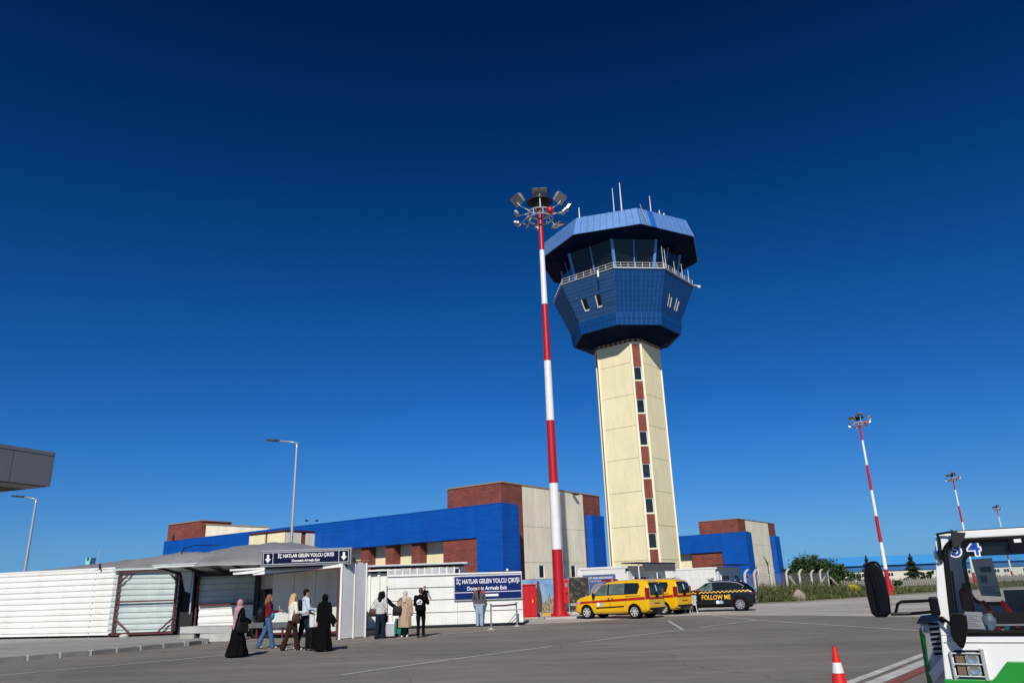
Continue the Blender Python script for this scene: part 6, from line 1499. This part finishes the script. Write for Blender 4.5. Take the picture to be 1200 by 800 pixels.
def leg_pts(side, a, kb, hz=.93):
    x = .09*side; hip = Vector((x,0,hz)); a, kb = R(a), R(kb)
    knee = hip + Vector((0, math.sin(a), -math.cos(a)))*.43
    ank = knee + Vector((0, math.sin(a-kb), -math.cos(a-kb)))*.42
    return hip, knee, ank
def person(label, loc, facing, H=1.7, legs=((0,0),(0,0)), armL=None, armR=None, outfit=(), head_turn=0, lean=0.0, group=None, face=True, slim=1.0):
    t = thing('person', label, 'person', (loc[0],loc[1],0), math.atan2(-facing[0], facing[1]), group); k = H/1.7; t.scale = (k*slim,k*slim,k)
    lp = [leg_pts(-1,*legs[0]), leg_pts(1,*legs[1])]
    low = min(p[2].z for p in lp) - .085; dz = Vector((0,0,-low)); lp = [tuple(q+dz for q in p) for p in lp]; D = dz.z
    def up(x,y,z): return Vector((x, y + (z-.93)*math.tan(R(lean)), z+D))
    aL = armL or ((-.24,-.02,1.15),(-.25,.06,.90)); aR = armR or ((.24,-.02,1.15),(.25,.06,.90))
    sh = [up(-.185,0,1.40), up(.185,0,1.40)]; el = [up(*aL[0]), up(*aR[0])]; ha = [up(*aL[1]), up(*aR[1])]
    hc = up(0,.02,1.60); Rh = Matrix.Rotation(R(head_turn),3,'Z')
    J = dict(lp=lp, sh=sh, el=el, ha=ha, hc=hc, up=up, Rh=Rh, D=D)
    b = MB()
    b.ell(up(0,0,.97),(.155,.105,.13)).ell(up(0,0,1.12),(.13,.09,.15)).ell(up(0,0,1.29),(.16,.10,.17))
    b.cap2(up(-.15,0,1.40),up(.15,0,1.40),.055,.055); b.cap2(up(0,0,1.40),up(0,.01,1.54),.055,.048)
    def hd(x,y,z): return hc + Rh @ Vector((x,y,z))
    b.ell(hd(0,-.005,.01),(.074,.092,.100),14,10); b.ell(hd(0,.035,-.055),(.052,.058,.055)); b.ell(hd(0,.088,-.012),(.013,.022,.022),8,6); b.ell(hd(0,.080,-.062),(.022,.012,.008),8,5); b.ell(hd(0,.075,.035),(.05,.02,.012),8,5)
    for s in (-1,1): b.ell(hd(.076*s,-.005,-.012),(.010,.020,.030),8,6)
    for h_,kn,an in lp:
        b.cap2(h_,kn,.078,.052); b.cap2(kn,an,.050,.034); b.cap2(an+Vector((0,0,-.02)),an+Vector((0,.10,-.055)),.034,.026)
    for s,(s_,e_,h_) in zip((-1,1), zip(sh,el,ha)):
        b.cap2(s_,e_,.046,.036); b.cap2(e_,h_,.036,.024)
        d = (h_-e_).normalized(); sd_ = d.cross(Vector((0,1,.01))).normalized(); fw = sd_.cross(d).normalized()
        palm = h_ + d*.045
        b.cap2(h_, h_+d*.075, .022, .024); b.cap2(h_+d*.03-sd_*.012, h_+d*.07-sd_*.018, .018,.018); b.cap2(h_+d*.03+sd_*.012, h_+d*.07+sd_*.018, .018,.018)
        for q,ln in ((-.027,.052),(-.009,.064),(.010,.060),(.028,.045)):
            p0 = h_+d*.08+sd_*q; p1 = p0+d*ln*.55+fw*.006; p2 = p1+d*ln*.35+fw*.022
            b.cap2(p0,p1,.0095,.009,7); b.cap2(p1,p2,.009,.008,7)
        p0 = h_+d*.025+fw*.015+sd_*(-.02*s); p1 = p0+d*.03+fw*.022+sd_*(-.015*s); b.cap2(p0,p1,.011,.010,7); b.cap2(p1,p1+d*.028+fw*.008,.010,.008,7)
    remesh(b, .0105, 'body', W['skin'], t, 1)
    if face:
        for s in (-1,1): MB().ell(hd(.030*s,.079,.012),(.011,.008,.007),8,6).build('eye', W['eye'], t, True)
    for f in outfit: f(t, J, hd)
    return t
# ---- garments: each returns a function (thing, joints, head function)
def trousers(m, w=1.0, flare=0.0, name='trousers'):
    def f(t, J, hd):
        b = MB(); up = J['up']; b.ell(up(0,-.01,.95),(.17,.125,.13)); b.ell(up(0,0,1.03),(.155,.11,.06))
        for h_,kn,an in J['lp']:
            b.cap2(h_+Vector((0,0,-.01)),kn,.100*w,.072*w); b.cap2(kn,an+Vector((0,0,-.015)),.070*w,(.058+flare)*w)
        remesh(b, .013, name, m, t, 2, .013)
    return f
def top(m, hem=.90, w=1.0, sleeve=1.0, name='jacket', collar=True, belly=1.0):
    def f(t, J, hd):
        b = MB(); up = J['up']
        rg = []
        for z,rx,ry in ((hem,.185,.135),(hem+.06,.185*belly,.135*belly),(1.12,.172,.125),(1.27,.19,.135),(1.36,.20,.125),(1.42,.175,.105),(1.465,.10,.08),(1.49,.065,.065)):
            rg.append([up(rx*w*math.cos(a), ry*w*math.sin(a), z) for a in (2*math.pi*k/20 for k in range(20))])
        b.rings(rg)
        for s_,e_,h_ in zip(J['sh'],J['el'],J['ha']):
            b.cap2(s_,e_,.072*w,.056*w)
            if sleeve > .5: b.cap2(e_,e_.lerp(h_,.95*min(1,sleeve)),.055*w,.042*w)
        remesh(b, .013, name, m, t, 2, .014)
    return f
def shoes(m):
    def f(t, J, hd):
        for h_,kn,an in J['lp']:
            b = MB(); g = an+Vector((0,0,-.045)); b.cap2(g+Vector((0,-.04,-.008)),g+Vector((0,.12,-.014)),.040,.036); b.cap2(an,g,.045,.048)
            remesh(b, .012, 'shoe', m, t, 1)
    return f
def hair_short(m):
    def f(t, J, hd):
        b = MB(); b.ell(hd(0,-.02,.045),(.084,.095,.088),14,10); b.ell(hd(0,-.045,.0),(.076,.065,.075)); remesh(b, .011, 'hair', m, t, 1, .006, 14)
    return f
def hair_long(m, ln=.38, w=1.0):
    def f(t, J, hd):
        b = MB(); b.ell(hd(0,-.022,.040),(.088,.098,.092),14,10); b.cap2(hd(0,-.06,0),hd(0,-.095,-ln*.55),.082*w,.085*w); b.cap2(hd(0,-.095,-ln*.55),hd(0,-.10,-ln),.08*w,.05*w)
        for s in (-1,1): b.cap2(hd(.07*s,-.02,.02),hd(.085*s,-.03,-ln*.45),.030,.030)
        remesh(b, .012, 'hair', m, t, 2, .010, 14)
    return f
def beard(m):
    def f(t, J, hd):
        b = MB(); b.ell(hd(0,.045,-.085),(.052,.050,.034)); b.cap2(hd(-.062,.02,-.02),hd(-.05,.05,-.08),.014,.018); b.cap2(hd(.062,.02,-.02),hd(.05,.05,-.08),.014,.018); b.ell(hd(0,.088,-.045),(.03,.012,.006)); remesh(b, .009, 'beard', m, t, 1)
    return f
def scarf(m, drape=.30, back=.35):
    def f(t, J, hd):
        b = MB(); b.ell(hd(0,-.018,.02),(.096,.108,.118),16,12); b.cap2(hd(0,0,-.08),J['up'](0,0,1.42),.085,.12); b.cap2(J['up'](-.10,0,1.42),J['up'](.10,0,1.42),.085,.085)
        b.cap2(J['up'](0,-.05,1.42),J['up'](0,-.13,1.42-back),.12,.06); b.cap2(J['up'](0,.05,1.42),J['up'](.02,.10,1.42-drape*.6),.10,.05)
        o = remesh(b, .013, 'headscarf', m, t, 2, .010, 10)
        # open the front for the face
        me = o.data; bm = bmesh.new(); bm.from_mesh(me); kill = []
        for v in bm.verts:
            q = J['Rh'].inverted() @ (v.co - J['hc'])
            if q.y > .035 and abs(q.x) < .058 and -.075 < q.z < .065: kill.append(v)
        bmesh.ops.delete(bm, geom=kill, context='VERTS'); bm.to_mesh(me); bm.free()
    return f
def gown(m, hem=.04, rh=(.30,.27), name='abaya', folds=9, wing=0, sway=(0,0), top_z=1.44, w=1.0, shift=0.0):
    def f(t, J, hd):
        up = J['up']; b = MB(); rg = []; D = J['D']
        zs = np.linspace(hem, top_z, 16)
        for z in zs:
            u = (z-hem)/(top_z-hem)
            rx = np.interp(u,[0,.5,.72,.9,1],[rh[0],.225,.20,.19,.10])*w; ry = np.interp(u,[0,.5,.72,.9,1],[rh[1],.17,.14,.12,.08])*w
            A = .09*(1-u)**1.2
            rg.append([Vector((rx*(1+A*math.sin(folds*a+1.3*z))*math.cos(a)+sway[0]*(1-u)**2, ry*(1+A*math.sin((folds-2)*a+.7))*math.sin(a)+(z-.93)*math.tan(0)+sway[1]*(1-u)**2+shift, max(.02,z+D*u))) for a in (2*math.pi*k/40 for k in range(40))])
        b.rings(rg)
        for i,(s_,e_,h_) in enumerate(zip(J['sh'],J['el'],J['ha'])):
            b.cap2(s_,e_,.080,.075); b.cap2(e_,e_.lerp(h_,.97),.075,.075 if not wing else .085)
            if wing: b.cap2(e_,e_.lerp(h_,.9)+Vector((0,0,-.16)),.06,.05); b.cap2(s_.lerp(e_,.5),e_+Vector((0,-.05,-.18)),.08,.06)
        remesh(b, .014, name, m, t, 2, .020, 6)
    return f
def one_sleeve(m):
    def f(t, J, hd):
        b = MB(); s_,e_,h_ = J['sh'][0], J['el'][0], J['ha'][0]; b.cap2(s_.lerp(e_,.5),e_,.080,.074); b.cap2(e_,h_,.074,.055); remesh(b, .013, 'sleeve', m, t, 2, .008)
    return f
def patch_shoulders(m):
    def f(t, J, hd):
        b = MB()
        for s_ in J['sh']: b.cap2(s_+Vector((.03 if s_.x<0 else -.03,0,.035)), s_+Vector((-.02 if s_.x<0 else .02,.0,.0)),.070,.074)
        remesh(b, .012, 'shoulder_panel', m, t, 1)
    return f
def vest_front(m):
    def f(t, J, hd):
        b = MB(); up = J['up']; b.cap2(up(0,.080,1.45),up(0,.135,1.30),.052,.040); b.cap2(up(0,.135,1.30),up(0,.142,1.14),.040,.020); remesh(b,.011,'scarf_end',m,t,1)
    return f
def carried(pt, name, label, cat): 
    e = thing(name, label, cat, tuple(pt.location), pt.rotation_euler.z); e.scale = pt.scale; return e
def tote(pt, c, size, m, strap_top, label, name='shoulder_bag', rot=0.0, strap2=None, cat='bag'):
    e = carried(pt, name, label, cat); b = MB(); x,y,z = c; w,d,h = size; rm = Matrix.Rotation(rot,3,'Z')
    rg = []
    for f_,q in ((0,.86),(.12,1.0),(.6,1.02),(.92,.9),(1,.80)):
        rg.append([Vector(c)+rm@Vector((px*w/2*q, py*d/2*(1.15 if .1<f_<.7 else .7), -h/2+h*f_)) for px,py in ((-1,-.6),(-.85,-1),(.85,-1),(1,-.6),(1,.6),(.85,1),(-.85,1),(-1,.6))])
    b.rings(rg).build('bag_body', m, e, True, bevel=.008, angle=50)
    s = Vector(strap_top); a0 = Vector(c)+rm@Vector((-w*.36,0,h/2)); a1 = Vector(c)+rm@Vector((w*.36,0,h/2))
    MB().tube([a0, a0.lerp(s,.6)+Vector((0,0,.02)), s, a1.lerp(s,.6)+Vector((0,0,.02)), a1], .011, 6).build('strap', m, e)
    return e
def backpack(pt, label, m, y=-.19, z=1.17, size=(.30,.17,.44), emblem=None, side=0):
    e = carried(pt, 'backpack', label, 'backpack'); w,d,h = size; rg = []
    for f_,q in ((0,.80),(.08,.97),(.5,1.0),(.85,.93),(1,.6)):
        rg.append([(side+px*w/2*q, y+py*d/2*(1 if f_<.8 else .8), z-h/2+h*f_) for px,py in ((-1,-.5),(-.75,-1),(.75,-1),(1,-.5),(1,.7),(.8,1),(-.8,1),(-1,.7))])
    MB().rings(rg).build('pack_body', m, e, True, bevel=.015, angle=60)
    MB().rings([[(side+px*w*.36,y-d/2-.045*q,z-h*.42+f_*h*.40) for px in (-1,1) for q in ((0,1) if px<0 else (1,0))] for f_ in (0,1)]).build('front_pocket', m, e, bevel=.012)
    for s in (-1,1): MB().tube([(side+s*w*.33,y+.06,z+h*.42),(s*.13,.02,1.455),(s*.14,.12,1.36),(s*.15,.08,1.18),(side+s*w*.4,y+.07,z-h*.3)], .016, 6).build('strap', m, e)
    if emblem: emblem(e, y-d/2, z, side)
    return e
def suitcase(label, loc, rz, m, size=(.38,.24,.58), handle=.42, ribs=True, hm=None):
    t = thing('suitcase', label, 'suitcase', (loc[0],loc[1],0), rz); w,d,h = size
    part('shell', m, t, (-w/2,w/2,-d/2,d/2,.055,.055+h), bevel=.03)
    if ribs:
        for i in range(5): x = -w/2+w*(i+.5)/5-.012; part('rib', m, t, (x,x+.024,-d/2-.008,d/2+.008,.10,.02+h), bevel=.006)
    part('zip_band', W['black'], t, (-w/2-.004,w/2+.004,-.012,.012,.06,.06+h))
    MB().tube([(-w*.25,d*.3,h),(-w*.25,d*.3,h+handle),(w*.25,d*.3,h+handle),(w*.25,d*.3,h)], .010, 6).build('pull_handle', hm or W['galv'], t)
    for x in (-w*.38,w*.38):
        for y in (-d*.35,d*.35): MB().rings([[(x+dx,y+.028*math.cos(2*math.pi*k/10),.028+.028*math.sin(2*math.pi*k/10)) for k in range(10)] for dx in (-.015,.015)]).build('wheel', W['rubber'], t)
    return t

# 1 woman, dusty pink headscarf, black gown, foreground left
p = person('woman in a black gown and long dusty pink headscarf walking nearest the camera', (-8.2,23.15), (.72,.69), 1.56, ((-12,6),(14,4)), ((-.22,.05,1.15),(-.16,.26,1.02)), ((.23,.02,1.14),(.20,.25,1.05)), (gown(W['black_cloth'],.05,(.33,.34),wing=0,folds=8), scarf(W['pinkc'],.3,.55), shoes(W['shoek'])), group='travellers walking to the arrivals exit')
tote(p, (.27,.0,.88), (.34,.16,.34), W['blk_leather'], (.19,0,1.45), 'large black leather shoulder bag of the woman in the pink headscarf', rot=R(80))
# 2 woman in jeans and wine red jacket with backpack
p = person('auburn haired woman in wine red jacket and blue jeans, looking down at her phone', (-8.45,26.6), (.93,.30), 1.69, ((-14,10),(14,2)), ((-.22,.06,1.14),(-.08,.30,1.18)), ((.22,.06,1.14),(.08,.32,1.17)), (trousers(W['denim'],1.12,.02), top(W['wine'],.98), hair_long(W['auburn'],.26), shoes(W['shoeb'])), group='travellers walking to the arrivals exit')
backpack(p, 'big black backpack on the woman in blue jeans', W['blk_leather'], -.25, 1.06, (.36,.26,.46))
e = carried(p, 'cross_body_bag', 'teal blue round bag at the hip of the woman in jeans', 'bag'); b = MB().ell((.16,.13,1.02),(.13,.07,.13),12,10); remesh(b,.012,'bag_body',W['tealb'],e,1,.006); MB().tube([(.16,.12,1.12),(.0,.12,1.35),(-.12,0,1.46)], .012, 6).build('strap', W['tealb'], e)
e = carried(p, 'phone', 'pale phone held by the woman in blue jeans', 'phone'); MB().box(-.035,.035,.33,.342,1.20+p.scale[2]*0,1.33).build('phone_body', W['print'], e, bevel=.004)
# 3 blonde woman in ivory jacket
p = person('blonde woman in ivory fleece jacket and dark brown trousers', (-7.25,25.25), (.80,.55), 1.68, ((-13,8),(13,2)), ((-.22,.03,1.14),(-.14,.26,1.08)), ((.24,.04,1.15),(.20,.32,1.12)), (trousers(W['brownc'],1.08,.03), top(W['ivory'],.90,1.1), hair_long(W['blond'],.42,1.0), shoes(W['shoew'])), group='travellers walking to the arrivals exit')
tote(p, (.26,.03,.94), (.26,.13,.28), W['leather'], (.18,.02,1.46), 'brown leather shoulder bag of the blonde woman', rot=R(75))
# 4 man in pale blue shirt
p = person('dark haired man in pale blue shirt and dark jeans beside the blonde woman', (-6.95,25.6), (.85,.45), 1.80, ((-11,6),(11,2)), ((-.23,.02,1.14),(-.20,.22,1.02)), ((.24,.06,1.15),(.16,.33,1.10)), (trousers(W['navyc'],1.05), top(W['paleblue'],.96,1.03,1.0,'shirt'), hair_short(W['darkhair']), shoes(W['shoew'])), group='travellers walking to the arrivals exit')
backpack(p, 'slim black backpack on the man in the pale blue shirt', W['blk_leather'], -.17, 1.24, (.24,.11,.34))
suitcase('black hard suitcase pulled along between the man and the veiled woman', (-6.50,24.95), R(60), W['blk_leather'], (.40,.27,.62), .38)
# 5 woman in black, cape sleeve swinging
p = person('woman fully veiled in black, her wide sleeve swinging to the right', (-6.02,24.35), (.45,.85), 1.62, ((-10,4),(12,2)), ((-.23,.0,1.12),(-.20,.14,.92)), ((.28,-.05,1.12),(.44,-.02,.90)), (gown(W['black_cloth'],.05,(.30,.30),wing=1,folds=7), scarf(W['black_cloth'],.35,.45), shoes(W['shoek'])), group='travellers walking to the arrivals exit', face=False)
e = carried(p, 'hand_bag', 'small pink and white bag hanging beside the veiled woman', 'bag'); b = MB().ell((-.33,.0,.80),(.07,.05,.09),10,8); remesh(b,.011,'bag_body',W['palescarf'],e,1); MB().tube([(-.33,0,.88),(-.24,.1,.98)], .008, 5).build('strap', W['print'], e)
# 6 woman in grey sweatshirt, from behind
p = person('long black haired woman in light grey sweatshirt and navy trousers, seen from behind', (-5.30,29.95), (.12,.99), 1.64, ((-4,12),(8,2)), ((-.24,-.02,1.14),(-.24,.05,.94)), ((.24,.0,1.14),(.25,.10,.92)), (trousers(W['navyc'],1.15,.03), top(W['melange'],.90,1.08,1.0,'sweatshirt'), hair_long(W['darkhair'],.34,1.05), shoes(W['shoeb'])), group='travellers waiting with luggage')
tote(p, (-.30,-.02,.96), (.28,.15,.30), W['leather'], (-.18,-.02,1.46), 'dark brown shoulder bag of the woman in the grey sweatshirt', rot=R(10))
# 7 companion in black in front of her
p = person('figure in black clothes mostly hidden in front of the grey sweatshirt woman, arm reaching right', (-5.36,30.75), (.2,.98), 1.66, ((-6,4),(8,2)), ((-.22,.02,1.12),(-.20,.10,.92)), ((.34,.02,1.22),(.56,.06,1.08)), (gown(W['black_cloth'],.10,(.25,.22),name='long_coat'), hair_long(W['darkhair'],.2), shoes(W['shoek'])), group='travellers waiting with luggage')
suitcase('silver cabin suitcase with long handle beside the grey sweatshirt woman', (-4.98,30.25), R(8), W['chrome'] if 0 else W['silver2'] if 'silver2' in W else W['galv'], (.36,.24,.50), .50, True)
suitcase('teal suitcase with long handle behind the silver one', (-4.68,31.1), R(-6), mat('teal_suitcase', (.01,.17,.14), .45, 0, .06, 4), (.44,.28,.60), .52)
# 8 woman in beige trench
p = person('woman in long beige trench coat and pale headscarf, seen from behind', (-4.45,30.45), (.10,.99), 1.64, ((-4,2),(5,4)), ((-.24,-.02,1.14),(-.25,.05,.92)), ((.25,-.02,1.14),(.26,.04,.90)), (trousers(W['black_cloth'],.9), gown(W['beige'],.36,(.25,.20),'trench_coat' if 0 else 'abaya',6) if 0 else gown(W['beige'],.36,(.26,.21),name='trench_coat',folds=6), scarf(W['palescarf'],.2,.10), shoes(W['shoew'])), group='travellers waiting with luggage', face=False)
tote(p, (-.27,-.14,.98), (.36,.12,.36), W['blk_leather'], (-.12,-.08,1.48), 'square black tote bag of the woman in the beige coat', rot=R(6))
belt_ = p; MB().rings([[(q*.198*math.cos(2*math.pi*k/24), q*.150*math.sin(2*math.pi*k/24), z) for k in range(24)] for z,q in ((1.05,1.02),(1.05,1.06),(1.09,1.06),(1.09,1.02))], False).build('coat_belt', W['beige'], p)
# 9 man in black with a child on his shoulder
def emb(e, y, z, sx_):
    disc(sx_,z+.06,.105,y-.012,r2=.0).build('printed_emblem', W['print'], e); disc(sx_+.03,z+.09,.035,y-.014).build('printed_emblem', W['black'], e); disc(sx_-.04,z+.05,.03,y-.014).build('printed_emblem', W['black'], e); MB().add([(sx_-.11,y-.014,z+.01),(sx_+.11,y-.014,z+.03),(sx_+.10,y-.014,z+.05),(sx_-.10,y-.014,z+.03)],[(0,1,2,3)]).build('printed_emblem', W['black'], e)
p = person('man dressed in black with brown hair carrying a small child, seen from behind', (-3.78,29.95), (.05,1.0), 1.72, ((-3,2),(4,2)), ((-.24,.02,1.14),(-.16,.20,1.10)), ((.26,.06,1.18),(.10,.26,1.22)), (trousers(W['black_cloth'],.95), top(W['black_cloth'],.92,1.05), hair_short(W['brownhair']), shoes(W['shoek'])), group='travellers waiting with luggage', face=False)
backpack(p, 'black backpack with round white print on the man carrying the child', W['black_cloth'], -.20, 1.16, (.36,.18,.50), emb)
pc = person('small child in black cap, carried and looking back over the man\'s shoulder', (-3.66,30.15), (-.10,-1.0), 1.0, ((55,60),(60,60)), ((-.27,.0,1.15),(-.42,.06,.93)), ((.26,-.02,1.12),(.24,.16,1.05)), (trousers(W['black_cloth']), top(W['black_cloth'],.92,1.05), one_sleeve(cloth('grey_child_sleeve',(.28,.29,.34))), hair_short(W['black_cloth']), shoes(W['shoek'])), group=None)
pc.location.z = .90
# 10 worker leaning at the sign wall
p = person('bearded man in grey jacket with red shoulders and pale jeans before the blue sign', (-1.93,36.55), (.02,-1.0), 1.77, ((2,0),(-2,0)), ((-.27,-.04,1.16),(-.20,.05,.97)), ((.27,-.04,1.16),(.20,.05,.97)), (trousers(W['ltdenim'],1.10,.01), top(W['greyc'],.96,1.04), patch_shoulders(W['redc']), vest_front(W['black_cloth']), hair_short(W['darkhair']), beard(W['darkhair']), shoes(W['shoek'])))

bpy.data.scenes.remove(WORK)
